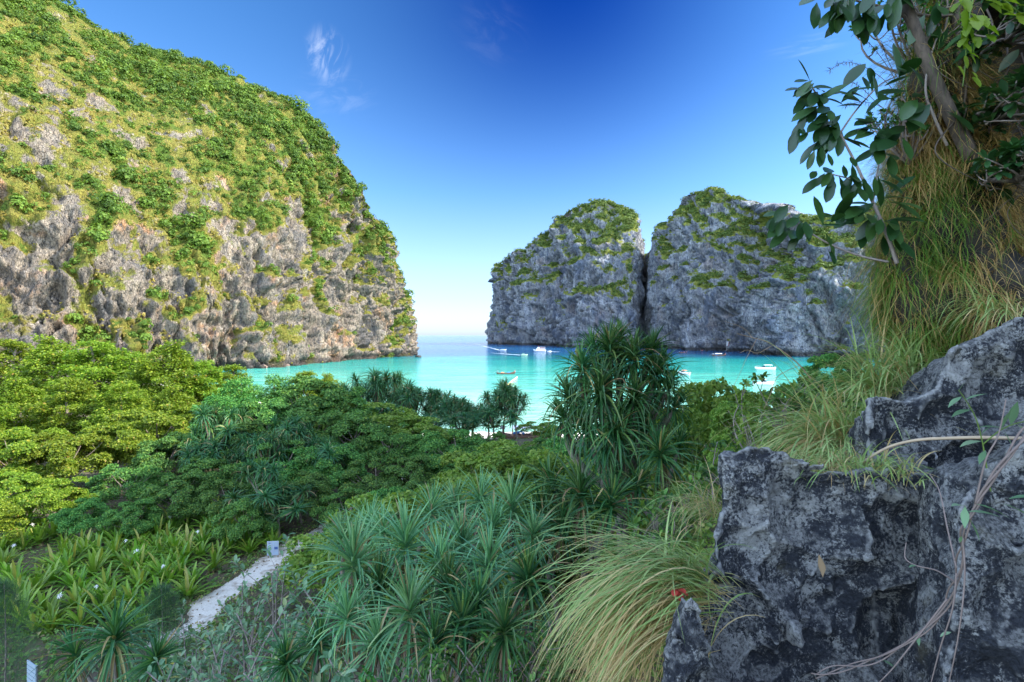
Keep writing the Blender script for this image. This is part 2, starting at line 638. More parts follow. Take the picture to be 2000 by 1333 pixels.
build_path()


def build_sea():
    m, g = new_mat('sea_water')
    pos = g.n('ShaderNodeNewGeometry').outputs['Position']
    sep = g.n('ShaderNodeSeparateXYZ')
    g.set(sep.inputs[0], pos)
    x, y, z = sep.outputs
    wob = g.math('MULTIPLY', g.math('SUBTRACT', g.noise(g.mapping(pos, (0.012, 0.02, 0)), 1.0, 5, 0.6), 0.5), 260.0)
    # distance offshore: the bay deepens outwards
    off = g.math('ADD', g.math('ADD', y, wob), g.math('MULTIPLY', x, 0.10))
    c = g.ramp(g.smooth(off, 60, 760), [(0.0, (0.26, 0.50, 0.37)), (0.08, (0.10, 0.38, 0.28)), (0.22, (0.024, 0.27, 0.215)),
                                        (0.42, (0.008, 0.20, 0.185)), (0.58, (0.004, 0.095, 0.15)), (0.8, (0.006, 0.065, 0.17)), (1.0, (0.010, 0.085, 0.20))])
    # weed and sand patches on the bed of the shallows
    pt = g.noise(g.mapping(pos, (0.02, 0.045, 0)), 1.0, 5, 0.6)
    c = g.mix(g.math('MULTIPLY', g.smooth(pt, 0.52, 0.66), g.smooth(y, 520, 250, 0, 0.5)), c, (0.02, 0.27, 0.24))
    w1 = g.noise(g.mapping(pos, (0.22, 0.55, 0), (0, 0, 0.25)), 1.0, 3, 0.55)
    w2 = g.noise(g.mapping(pos, (0.05, 0.16, 0), (0, 0, -0.15)), 1.0, 3, 0.55)
    h = g.math('ADD', w1, g.math('MULTIPLY', w2, 2.5))
    b = g.n('ShaderNodeBump', i_Strength=1.0, i_Distance=0.45, i_Height=h)
    p = g.n('ShaderNodeBsdfPrincipled', i_Base__Color=c, i_Roughness=0.09, i_Normal=b)
    p.inputs['IOR'].default_value = 1.33
    p.inputs['Specular IOR Level'].default_value = 0.11
    finish(g, p)
    R = 60000
    xs = np.array([-R, -3000, -600, 600, 3000, R], float)
    X, Y = np.meshgrid(xs, xs, indexing='ij')
    V = np.stack([X, Y, 0 * X], -1).reshape(-1, 3)
    tag(link('sea', make_mesh('sea', V, [grid_faces(6, 6)], [m])), kind='structure')


build_sea()


# ------------------------------------------------------------------ limestone hills
def spline(cols, n):
    cols = np.asarray(cols, float)
    t = np.linspace(0, len(cols) - 1.0001, n)
    i = np.floor(t).astype(int)
    f = (t - i)[:, None]
    g = lambda k: cols[np.clip(k, 0, len(cols) - 1)]
    p0, p1, p2, p3 = g(i - 1), g(i), g(i + 1), g(i + 2)
    return 0.5 * (2 * p1 + (p2 - p0) * f + (2 * p0 - 5 * p1 + 4 * p2 - p3) * f ** 2 + (3 * p1 - p0 - 3 * p2 + p3) * f ** 3)


def hill(name, cols, nu, nt, mat, amp, seed, vfun, expo=1.45, extra=None, under=3.5, nback=24, backdrop=0.75, calm=None):
    """cols: (base px, base distance, crest px, crest py, crest distance)."""
    C = []
    for bp, bd, cp, cy, cd in cols:
        b = at(bp, 655, bd)
        c = at(cp, cy, cd)
        C.append((b[0], b[1], c[0], c[1], c[2]))
    S = spline(C, nu)
    t = np.linspace(0, 1, nt) ** 0.95
    bx, by, cx, cy, cz = [S[:, k:k + 1] for k in range(5)]
    T = t[None]
    G = T ** expo
    X = bx + (cx - bx) * G
    Y = by + (cy - by) * G
    Z = -4 + (cz + 4) * T
    # the far side falls away behind the crest
    tb = np.linspace(0, 1, nback + 1)[1:][None]
    dx, dy = cx - bx, cy - by
    L = np.hypot(dx, dy) + 1e-6
    ext = np.maximum(L, 60.0)
    Xb = cx + dx / L * ext * tb * 1.1
    Yb = cy + dy / L * ext * tb * 1.1
    Zb = cz - (cz + 6) * tb ** 1.8 * backdrop
    X = np.concatenate([X, Xb], 1)
    Y = np.concatenate([Y, Yb], 1)
    Z = np.concatenate([Z, Zb], 1)
    T2 = np.concatenate([np.repeat(T, nu, 0), 1 + np.repeat(tb, nu, 0)], 1)
    P = np.stack([X, Y, Z], -1)

    def normals(P):
        du = np.gradient(P, axis=0)
        dv = np.gradient(P, axis=1)
        n = np.cross(du, dv)
        n = norm(n)
        cen = P.reshape(-1, 3).mean(0)
        if np.sum(n[:, :nt // 2, :2] * (P - cen)[:, :nt // 2, :2]) < 0:
            n = -n
        return n

    N = normals(P)
    F = P.reshape(-1, 3)
    a, s = amp
    big = fbm(F / (70 * s), 3, seed)
    flute = ridged(F * np.array((1, 1, 0.28)) / (17 * s), 4, seed + 20)
    ledge = fbm(F * np.array((0.35, 0.35, 1.4)) / (15 * s), 4, seed + 40)
    fine = ridged(F * np.array((1, 1, 0.5)) / (5.5 * s), 3, seed + 60)
    warp = fbm(F / (50 * s), 2, seed + 80) * 14 * s
    rib = ridged(np.stack([F[:, 0] + 0.30 * F[:, 2] + warp, F[:, 1] - 0.30 * F[:, 2] + warp, 0.22 * F[:, 2]], -1) / (42 * s), 3, seed + 90, 0.55)
    D = a * (1.2 * big + 1.45 * rib + 1.25 * flute + 0.50 * ledge + 0.5 * fine)
    # jointed blocks: each stands forward or back as a face of its own, with open cracks between
    shr = np.stack([F[:, 0] + 0.32 * F[:, 2] + warp, F[:, 1] - 0.32 * F[:, 2] + warp, 0.24 * F[:, 2]], -1)
    for sc, am, cr in ((40.0, 1.05, 0.45), (15.0, 0.50, 0.32), (6.5, 0.20, 0.16)):
        q = shr / (sc * s) + 0.35 * np.stack([vnoise(F / (sc * .5 * s), seed + k) for k in (3, 5, 7)], -1)
        d1, d2, rn = worley(q, seed + int(sc))
        D = D + a * (am * (rn - 0.5) * sstep(d2 - d1, 0.02, 0.22) - cr * sstep(d2 - d1, 0.12, 0.0))
    steep = 0.35 + 0.65 * sstep(N[..., 2].ravel(), 0.75, 0.35)
    D = (D - D.mean() - 0.26 * min(a, 14)) * steep
    if calm is not None:                          # sheer, smoother stretches
        D = D * calm(np.repeat(np.linspace(0, 1, nu), T2.shape[1]))
    if extra is not None:
        D = D + extra(F, T2.ravel(), np.repeat(np.linspace(0, 1, nu), T2.shape[1]))
    D = D.reshape(X.shape)
    # wave-cut notch at the waterline
    D = D - under * sstep(Z, 6.0, 2.5) * (0.7 + 0.6 * fbm(F / 25, 2, seed + 70).reshape(X.shape)) * (T2 < 0.5)
    P = P + N * D[..., None] * np.array((1, 1, 0.55))
    N2 = normals(P)
    F = P.reshape(-1, 3)
    # plants follow ledges, not every small bump: judge the slope over several metres
    NS = N2.copy()
    for ax, w in ((0, 3), (1, 3)):
        acc = np.zeros_like(NS)
        for k in range(-w, w + 1):
            acc += np.roll(NS, k, axis=ax)
        NS = norm(acc)
    veg = vfun(F, NS.reshape(-1, 3), np.minimum(T2.ravel(), 1.3), np.repeat(np.linspace(0, 1, nu), T2.shape[1]))
    me = make_mesh(name, F, [grid_faces(*X.shape)], [mat], True, {'veg': veg})
    o = link(name, me)
    tag(o, kind='structure')
    return o, P, N2, veg.reshape(X.shape), T2


def scatter(P, N, W, n, rng):
    """n random points on a grid surface, weighted by W (per vertex)."""
    e1 = P[1:, :-1] - P[:-1, :-1]
    e2 = P[:-1, 1:] - P[:-1, :-1]
    A = np.linalg.norm(np.cross(e1, e2), axis=-1)
    Wc = (W[:-1, :-1] * A).ravel()
    idx = rng.choice(len(Wc), n, p=Wc / Wc.sum())
    nv = P.shape[1]
    i, j = idx // (nv - 1), idx % (nv - 1)
    u, v = rng.random((2, n, 1))
    return P[i, j] + e1[i, j] * u + e2[i, j] * v, N[i, j]


def scrub(name, P, N, r, ncard, size, mat, rng, label=None):
    """Bushes clinging to rock: each a clump of leaf sprays. One mass nobody could count."""
    n = len(P)
    rr = r * rng.uniform(0.5, 1.35, n) * (0.6 + 0.8 * rng.random(n) ** 3)
    up = norm(N + np.array((0, 0, 0.9)))
    d = rand_dirs(rng, n * ncard).reshape(n, ncard, 3)
    d = norm(d + up[:, None] * 0.75)
    c = P + up * rr[:, None] * 0.35
    pos = c[:, None] + d * (rr[:, None] * rng.uniform(0.5, 1.0, (n, ncard)))[..., None] * np.array((1, 1, 0.85))
    pos = pos.reshape(-1, 3)
    dd = d.reshape(-1, 3)
    tip = norm(np.cross(dd, rand_dirs(rng, len(dd))) + dd * 0.25 + np.array((0, 0, -0.15)))
    L = (size * rng.uniform(0.6, 1.4, len(pos))) * np.repeat(0.6 + 0.4 * rr / r, ncard)
    V, F = leaves(pos - tip * L[:, None] * 0.4, tip, norm(dd + 0.35 * rand_dirs(rng, len(dd))), L, L * 0.75, 0.12)
    kind = np.clip(0.5 + 0.9 * fbm(P / (r * 5.5), 3, 881), 0, 1)
    tint = np.repeat(np.clip(0.30 * rng.random(n) + 0.70 * kind, 0, 1), ncard * 4)
    me = make_mesh(name, V, [F], [mat], False, {'tint': tint})
    o = link(name, me)
    tag(o, kind='stuff')
    return o


def scrub_mat(name, stops, trans=0.3):
    m, g = new_mat(name)
    a = g.n('ShaderNodeAttribute', attribute_name='tint').outputs['Fac']
    r = g.n('ShaderNodeNewGeometry').outputs['Random Per Island']
    f = g.math('MULTIPLY_ADD', r, 0.35, g.math('MULTIPLY', a, 0.65))
    c = g.ramp(f, stops)
    p = g.n('ShaderNodeBsdfPrincipled', i_Base__Color=c, i_Roughness=0.6)
    p.inputs['Specular IOR Level'].default_value = 0.25
    t = g.n('ShaderNodeBsdfTranslucent', i_Color=g.mix(1.0, c, (1.5, 1.35, 0.5), 'MULTIPLY'))
    mx = g.n('ShaderNodeMixShader', i_0=trans)
    g.t.links.new(p.outputs[0], mx.inputs[1])
    g.t.links.new(t.outputs[0], mx.inputs[2])
    finish(g, mx)
    return m


def veg_main(F, N, T, S):
    w = fbm(F / 50, 2, 97) * 16
    sh = np.stack([F[:, 0] + 0.34 * F[:, 2] + w, F[:, 1] - 0.34 * F[:, 2] + w, 0.30 * F[:, 2]], -1)
    big = 1.25 * fbm(sh / 30, 3, 91)
    mid = fbm(F * np.array((1, 1, 0.55)) / 12, 3, 92)
    crag = sstep(ridged(F * np.array((1, 1, 0.45)) / 30, 3, 95), 0.30, 0.62)
    return 0.52 * (T - 0.44) + 1.15 * (N[:, 2] - 0.26) + 1.15 * big + 0.55 * mid + 0.20 * sstep(S, 0.35, 0.7) - 0.58 * crag + 0.15


def veg_far(F, N, T, S):
    big = fbm(F / 55, 3, 191)
    mid = fbm(F / 18, 3, 192)
    return 0.75 * (T - 0.72) + 1.7 * (N[:, 2] - 0.56) + 0.6 * big + 0.65 * mid


M_CLIFF = cliff_mat('limestone', 0.76, 1.0)
M_CLIFF_FAR = cliff_mat('hazed_limestone', 1.12, 0.3, 0.62, (0.10, 0.15, 0.025), (0.24, 0.25, 0.045), 0.16)
M_SCRUB = scrub_mat('scrub_leaves', [(0.0, (0.014, 0.032, 0.006)), (0.35, (0.042, 0.085, 0.010)), (0.7, (0.105, 0.175, 0.017)), (1.0, (0.20, 0.225, 0.03))])
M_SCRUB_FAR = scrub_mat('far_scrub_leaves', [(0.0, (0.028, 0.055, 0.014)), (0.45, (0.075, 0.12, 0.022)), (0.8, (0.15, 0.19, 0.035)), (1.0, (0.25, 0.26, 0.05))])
M_STRAW = scrub_mat('dry_cliff_grass', [(0.0, (0.13, 0.14, 0.02)), (0.5, (0.26, 0.22, 0.05)), (1.0, (0.36, 0.26, 0.085))], 0.35)


def build_hills():
    rng = np.random.default_rng(4)
    o, P, N, veg, T = hill('limestone_hill', [
        (-900, 150, -900, -500, 260), (-300, 180, -330, -260, 330), (0, 203, -60, -110, 365), (200, 220, 113, 0, 400), (320, 236, 241, 78, 420), (420, 254, 347, 111, 432),
        (500, 270, 425, 139, 438), (562, 290, 531, 184, 440), (642, 332, 613, 236, 436), (702, 368, 650, 288, 430), (765, 408, 682, 350, 426), (800, 438, 711, 398, 424), (813, 468, 738, 440, 430),
        (808, 500, 722, 430, 455), (770, 560, 660, 330, 495), (600, 640, 500, 250, 540)],
        560, 240, M_CLIFF, (11.5, 1.0), 11, veg_main)
    tag(o, 'huge sunlit limestone cliff draped in green scrub left of the bay mouth', 'cliff')
    front = (T <= 1.08)
    w = np.where(front, sstep(veg, 0.0, 0.16), 0)
    p, n = scatter(P, N, w, 9000, rng)
    scrub('cliff_shrubbery', p, n, 2.7, 44, 1.05, M_SCRUB, rng)
    w = np.where(front, sstep(veg, 0.12, 0.5), 0)
    p, n = scatter(P, N, w, 1100, rng)
    scrub('cliff_thicket', p, n, 5.2, 110, 1.5, M_SCRUB, rng)
    w = np.where(front & (T < 0.85), sstep(veg, -0.42, -0.15) * sstep(veg, 0.12, -0.1), 0) * sstep(fbm(P.reshape(-1, 3) / 14, 2, 98).reshape(veg.shape), -.1, .2)
    p, n = scatter(P, N, w, 4000, rng)
    scrub('cliff_grass', p, n, 0.9, 14, 0.9, M_STRAW, rng)

    def buttress(F, T, S):
        b = 46 * np.exp(-((S - 0.64) / 0.085) ** 2) * sstep(F[:, 2], 92, 62) * (1 + 0.5 * fbm(F / 40, 2, 77))
        b2 = 24 * np.exp(-((S - 0.36) / 0.06) ** 2) * sstep(F[:, 2], 150, 95)
        return b + b2
    o, P, N, veg, T = hill('island_hill', [
        (1040, 1300, 1075, 505, 1200), (985, 1200, 1000, 525, 1130), (958, 1085, 962, 548, 1078), (964, 1035, 978, 515, 1055), (985, 990, 1004, 499, 1040), (1015, 945, 1044, 478, 1020),
        (1050, 890, 1082, 432, 1000), (1080, 850, 1108, 410, 985), (1115, 815, 1142, 400, 970), (1150, 780, 1178, 394, 955), (1195, 745, 1206, 400, 930),
        (1234, 725, 1233, 420, 900), (1250, 750, 1247, 455, 890), (1254, 850, 1249, 500, 930), (1250, 1000, 1238, 540, 1010)],
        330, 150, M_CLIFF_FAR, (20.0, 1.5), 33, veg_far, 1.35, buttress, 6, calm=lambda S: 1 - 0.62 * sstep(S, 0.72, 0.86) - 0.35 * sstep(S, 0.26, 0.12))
    tag(o, 'domed limestone island with a green cap beyond the bay', 'island')
    front = (T <= 1.05)
    w = np.where(front, sstep(veg, -0.02, 0.22), 0)
    p, n = scatter(P, N, w, 3000, rng)
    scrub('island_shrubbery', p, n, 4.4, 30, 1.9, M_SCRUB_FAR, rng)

    def spur(F, T, S):
        b = 34 * np.exp(-((S - 0.70) / 0.05) ** 2) * sstep(F[:, 2], 130, 40)
        b += 26 * np.exp(-((S - 0.47) / 0.05) ** 2) * sstep(F[:, 2], 120, 60)
        b -= 22 * np.exp(-((S - 0.60) / 0.04) ** 2) * sstep(F[:, 2], 10, 60)
        return b
    o, P, N, veg, T = hill('massif_hill', [
        (1215, 1180, 1230, 520, 1200), (1240, 1060, 1248, 500, 1080), (1258, 900, 1262, 500, 930), (1264, 800, 1268, 490, 845), (1270, 740, 1284, 446, 810), (1296, 690, 1312, 438, 800),
        (1318, 655, 1324, 396, 800), (1360, 622, 1350, 376, 780), (1400, 592, 1395, 371, 745), (1440, 566, 1440, 379, 700),
        (1480, 540, 1498, 383, 650), (1520, 480, 1538, 406, 580), (1560, 432, 1575, 426, 520), (1620, 412, 1640, 406, 490),
        (1700, 400, 1705, 398, 470), (1850, 385, 1850, 370, 460), (2100, 370, 2150, 330, 480)],
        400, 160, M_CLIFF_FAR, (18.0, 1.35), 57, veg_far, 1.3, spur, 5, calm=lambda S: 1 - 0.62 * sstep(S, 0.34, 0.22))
    tag(o, 'jagged grey limestone massif right of the domed island', 'cliff')
    front = (T <= 1.05)
    w = np.where(front, sstep(veg, 0.0, 0.25), 0)
    p, n = scatter(P, N, w, 4200, rng)
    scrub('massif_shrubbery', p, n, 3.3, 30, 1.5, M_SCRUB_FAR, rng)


build_hills()


def build_overhang():
    """The mountain we stand on: it rises to the right of the view and shades the foreground."""
    foot = np.array([(14, -60), (9, -30), (7.5, -6), (9, 6), (17, 14), (30, 27), (43, 41), (56, 54), (69, 66), (88, 78)], float)
    # each stretch of crest is as high as the shade it throws on the trees below
    crest = []
    for yt, L in ((-60, 62), (-25, 48), (2, 38), (14, 44), (25, 53), (40, 67), (55, 80), (70, 92), (81, 100), (92, 112)):
        c = np.array((-28.0, yt, 8.0)) + L * np.array((SUN.x, SUN.y, SUN.z)) / math.cos(SUN_EL)
        crest.append(c)
    crest = np.array(crest)
    crest[-1, 2] = 45
    S = spline(np.concatenate([foot, crest], 1), 150)
    t = np.linspace(0, 1, 70)[None]
    X = S[:, 0:1] + (S[:, 2:3] - S[:, 0:1]) * t ** 1.2
    Y = S[:, 1:2] + (S[:, 3:4] - S[:, 1:2]) * t ** 1.2
    z0 = 8.0
    Z = z0 + (S[:, 4:5] - z0) * t
    tb = np.linspace(0, 1, 15)[1:][None]
    X = np.concatenate([X, S[:, 2:3] + 60 * tb], 1)
    Y = np.concatenate([Y, S[:, 3:4] - 14 * tb], 1)
    Z = np.concatenate([Z, S[:, 4:5] - (S[:, 4:5]) * tb ** 2], 1)
    P = np.stack([X, Y, Z], -1)
    F = P.reshape(-1, 3)
    d = 1.7 * fbm(F / 14, 4, 301) + 0.9 * ridged(F * np.array((1, 1, 0.3)) / 5, 3, 305)
    F = F + np.stack([0.9 * d, 0.2 * d, 0.5 * d + 4 * fbm(F / 9, 2, 309) * (np.concatenate([t, 1 - tb], 1) ** 2).repeat(150, 0).ravel()], 1)
    P = F.reshape(P.shape)
    N = norm(np.cross(np.gradient(P, axis=1), np.gradient(P, axis=0)))
    veg = (0.4 * fbm(F / 10, 3, 311) + 0.1)
    o = link('overhang_hill', make_mesh('overhang_hill', F, [grid_faces(*X.shape)], [M_CLIFF], True, {'veg': veg}))
    tag(o, kind='structure')


build_overhang()


# ------------------------------------------------------------------ near rocks (weathered limestone with knife edges)
def surface_nets(S, origin, h):
    """Mesh of the zero level of a sampled distance field."""
    nx, ny, nz = S.shape
    ins = S < 0
    acc = np.zeros((nx - 1, ny - 1, nz - 1, 3))
    cnt = np.zeros((nx - 1, ny - 1, nz - 1))
    sl = lambda o, n: slice(o, n - 1 + o)
    corners = [(a, b, c) for a in (0, 1) for b in (0, 1) for c in (0, 1)]
    val = {c: S[sl(c[0], nx), sl(c[1], ny), sl(c[2], nz)] for c in corners}
    for c in corners:
        for ax in range(3):
            if c[ax]:
                continue
            e = list(c)
            e[ax] = 1
            a, b = val[c], val[tuple(e)]
            m = (a < 0) != (b < 0)
            t = np.where(m, a / np.where(m, a - b, 1), 0)
            for k in range(3):
                acc[..., k] += np.where(m, c[k] + (t if k == ax else 0), 0)
            cnt += m
    act = cnt > 0
    idx = -np.ones(act.shape, int)
    idx[act] = np.arange(act.sum())
    ijk = np.argwhere(act)
    V = (ijk + acc[act] / cnt[act][:, None]) * h + origin
    F = []
    for ax in range(3):
        a = np.swapaxes(ins, 0, ax)
        ch = a[:-1] != a[1:]
        loc = np.argwhere(ch)
        o = [ax, *(k for k in range(3) if k != ax)]
        L = np.empty_like(loc)
        full = np.swapaxes(np.arange(3)[None], 0, 0)
        # undo the swap: coordinates of the edge's lower end
        L = loc.copy()
        L[:, [0, ax]] = L[:, [ax, 0]]
        u, v = [(1, 2), (2, 0), (0, 1)][ax]
        ok = (L[:, u] > 0) & (L[:, v] > 0) & (L[:, u] < S.shape[u] - 1) & (L[:, v] < S.shape[v] - 1)
        L = L[ok]
        du = np.eye(3, dtype=int)[u]
        dv = np.eye(3, dtype=int)[v]
        g = lambda q: idx[q[:, 0], q[:, 1], q[:, 2]]
        Q = np.stack([g(L - du - dv), g(L - dv), g(L), g(L - du)], 1)
        flip = ~ins[L[:, 0], L[:, 1], L[:, 2]]
        Q[flip] = Q[flip][:, ::-1]
        F.append(Q[(Q >= 0).all(1)])
    return V, np.concatenate(F)


def poly_sdf(px, py, poly):
    """Signed distance to a polygon (negative inside)."""
    d = np.full(px.shape, 1e9)
    inside = np.zeros(px.shape, bool)
    n = len(poly)
    for k in range(n):
        ax, ay = poly[k]
        bx, by = poly[(k + 1) % n]
        ex, ey = bx - ax, by - ay
        t = np.clip(((px - ax) * ex + (py - ay) * ey) / (ex * ex + ey * ey), 0, 1)
        d = np.minimum(d, np.hypot(px - ax - ex * t, py - ay - ey * t))
        c = ((ay > py) != (by > py)) & (px < (bx - ax) * (py - ay) / (by - ay + 1e-12) + ax)
        inside ^= c
    return np.where(inside, -d, d)


def rock(name, poly, d, thick, scoops, h, mat, seed, label, tilt=0.0, lean=0.0, rough=0.03, slant=0.5):
    """poly and scoops are given as photo pixels at distance d; scoops: (px, py, dist offset, radius in px)."""
    pts = np.array([at(x, y, d) for x, y in poly])
    x0, x1 = pts[:, 0].min() - .15, pts[:, 0].max() + .15
    z0, z1 = pts[:, 2].min() - .15, pts[:, 2].max() + .15
    y0, y1 = d - .35, d + thick + .3
    X, Y, Z = np.meshgrid(np.arange(x0, x1, h), np.arange(y0, y1, h), np.arange(z0, z1, h), indexing='ij')
    # outline scaled with distance so that the side walls run away from the viewer roughly square to the face
    S2 = poly_sdf(X[:, 0, :], Z[:, 0, :], pts[:, [0, 2]])[:, None, :]
    P = np.stack([X, Y, Z], -1).reshape(-1, 3)
    wob = fbm(P / 0.55, 3, seed).reshape(X.shape)
    face = d + lean * (Z - pts[:, 2].mean()) + tilt * (X - pts[:, 0].mean()) + 0.07 * wob
    S = np.maximum(S2 + 0.05 * wob + slant * np.maximum(Y - d, -.2), np.maximum(face - Y, Y - d - thick))
    for sx, sy, off, r in scoops:
        c = at(sx, sy, d)
        c[1] += off * 0.55
        r = r / 1000 * d
        S = np.maximum(S, r - np.sqrt((X - c[0]) ** 2 + (Y - c[1]) ** 2 + (Z - c[2]) ** 2))
    # dissolution pits: cellular cups with sharp rims, and runnels down the face; only near the surface
    band = np.abs(S) < 0.16
    Q = P[band.ravel()]
    pit = np.zeros(len(Q))
    for sc, amp in ((0.28, 0.42), (0.11, 0.55), (0.048, 0.55)):
        q = Q / sc + 0.4 * np.stack([vnoise(Q / sc * 0.7, seed + k) for k in range(3)], -1)
        d1, d2, rn = worley(q, seed + int(sc * 1000))
        pit += amp * sc * 0.75 * (0.75 - np.clip(d1, 0, 0.9)) * (0.4 + 1.2 * rn)
    pit += 0.042 * ridged(Q * np.array((1, 1, .30)) / 0.20, 3, seed + 31)
    pit += 0.014 * fbm(Q / 0.05, 2, seed + 9)
    S[band] += pit * (rough / 0.03) * 0.85 - 0.045
    V, F = surface_nets(S, np.array((x0, y0, z0)), h)
    c = V.mean(0)
    o = link(name, make_mesh(name, V - c, [F], [mat], True), loc=c)
    tag(o, label, 'rock')
    return o


def rock_mat():
    m, g = new_mat('lichen_limestone')
    co = g.n('ShaderNodeTexCoord').outputs['Object']
    geo = g.n('ShaderNodeNewGeometry')
    sp = g.noise(co, 55.0, 6, 0.75, 0.2)
    big = g.noise(co, 3.2, 5, 0.62, 0.3)
    mid = g.noise(g.mapping(co, (1, 1, 0.7)), 13.0, 5, 0.7)
    dark = g.ramp(sp, [(0.35, (0.014, 0.017, 0.025)), (0.6, (0.048, 0.053, 0.066))])
    f = g.math('ADD', g.math('MULTIPLY_ADD', big, 1.3, -0.65), g.math('MULTIPLY_ADD', sp, 1.3, -0.15))
    f = g.math('ADD', f, g.math('MULTIPLY_ADD', mid, 0.7, -0.35))
    c = g.mix(g.smooth(f, 0.47, 0.68), dark, g.ramp(mid, [(0.35, (0.20, 0.20, 0.20)), (0.65, (0.40, 0.40, 0.385))]))
    # faces turned to the sky and rims weather to an even pale grey
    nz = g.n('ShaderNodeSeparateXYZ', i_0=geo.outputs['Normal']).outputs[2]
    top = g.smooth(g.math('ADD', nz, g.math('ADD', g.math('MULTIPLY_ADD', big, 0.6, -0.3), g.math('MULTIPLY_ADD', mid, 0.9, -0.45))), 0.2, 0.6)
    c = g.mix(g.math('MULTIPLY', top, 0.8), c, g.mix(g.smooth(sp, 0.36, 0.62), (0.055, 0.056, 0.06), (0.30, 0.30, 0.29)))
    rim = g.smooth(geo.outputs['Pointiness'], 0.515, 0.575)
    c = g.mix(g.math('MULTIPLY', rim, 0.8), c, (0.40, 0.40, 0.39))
    och = g.smooth(g.noise(co, 2.3, 4, 0.6), 0.60, 0.72)
    c = g.mix(g.math('MULTIPLY', och, 0.30), c, (0.20, 0.17, 0.07))
    vor = g.n('ShaderNodeTexVoronoi', feature='SMOOTH_F1')
    g.set(vor.inputs['Vector'], g.vmath('ADD', co, g.vmath('SCALE', g.n('ShaderNodeTexNoise', i_Scale=9.0).outputs['Color'])))
    vor.inputs['Scale'].default_value = 21.0
    h = g.math('ADD', g.math('MULTIPLY', sp, 1.3), g.math('MULTIPLY', g.noise(co, 70.0, 4, 0.7), 0.6))
    h = g.math('ADD', h, g.math('MULTIPLY', vor.outputs['Distance'], 0.9))
    b = g.n('ShaderNodeBump', i_Strength=1.0, i_Distance=0.030, i_Height=h)
    p = g.n('ShaderNodeBsdfPrincipled', i_Base__Color=c, i_Roughness=0.85, i_Normal=b)
    p.inputs['Specular IOR Level'].default_value = 0.25
    finish(g, p)
    return m


M_ROCK = rock_mat()


def build_rocks():
    rock('limestone_rock', [(1402, 882), (1425, 872), (1470, 874), (1505, 866), (1532, 863), (1572, 878), (1606, 904), (1640, 914), (1668, 917), (1690, 908),
                            (1720, 925), (1790, 900), (1840, 925), (1900, 1000), (2100, 1200), (2150, 1640), (1290, 1640), (1330, 1260), (1365, 1165), (1398, 1100), (1392, 1050), (1408, 985)],
         3.0, 1.1,
         [(1600, 1000, -0.30, 120), (1560, 1130, -0.22, 90), (1440, 1235, -0.22, 105), (1640, 1190, -0.26, 105), (1775, 1040, -0.28, 95), (1770, 1240, -0.25, 110), (1590, 1330, -.25, 100),
          (1445, 1075, -0.10, 50), (1505, 1330, -.2, 80), (1800, 930, -0.2, 75), (1385, 1015, 0.15, 30), (1480, 1090, -.12, 60), (1540, 930, -.14, 60), (1700, 1150, -.10, 60), (1640, 1290, -.12, 70), (1435, 935, -.2, 55), (1690, 1010, -.05, 30), (1730, 1130, -.1, 50)],
         0.0145, M_ROCK, 5, 'big dark scalloped limestone boulder with a flat pale top, beside the long arching grass', tilt=-0.10, lean=0.22)
    rock('limestone_fin', [(1352, 1150), (1366, 1165), (1378, 1215), (1392, 1290), (1420, 1560), (1270, 1560), (1292, 1320), (1304, 1262), (1322, 1200), (1338, 1168)],
         2.35, 0.35, [(1330, 1260, -0.22, 62), (1370, 1330, -.22, 60)], 0.013, M_ROCK, 8, 'small pale pointed rock fin at the foot of the big boulder', lean=0.1)
    rock('limestone_rock', [(1700, 776), (1722, 766), (1780, 772), (1832, 762), (1856, 728), (1872, 690), (1900, 664), (1945, 640), (2010, 610), (2120, 590), (2400, 600), (2400, 1250), (1690, 1250), (1694, 900)],
         3.35, 1.3, [(1760, 850, -0.3, 85), (1850, 830, -.28, 75), (1960, 760, -.35, 95), (1900, 930, -.3, 90), (2040, 700, -.3, 80), (1720, 960, -.25, 70)],
         0.020, M_ROCK, 13, 'stepped grey limestone ledge under the hanging grass bank', lean=0.16, tilt=-.05)
    rock('limestone_rock', [(1905, 940), (1960, 880), (2060, 840), (2350, 820), (2350, 1680), (1800, 1680), (1850, 1330), (1880, 1200), (1890, 1060)],
         2.35, 1.0, [(1990, 1010, -0.22, 95), (1960, 1190, -.2, 85), (2060, 1120, -.2, 90), (1930, 1340, -.2, 90)],
         0.014, M_ROCK, 21, 'rock blotched with white lichen on the edge of the slope, crossed by the woody vine', tilt=-0.35, lean=0.12)


build_rocks()


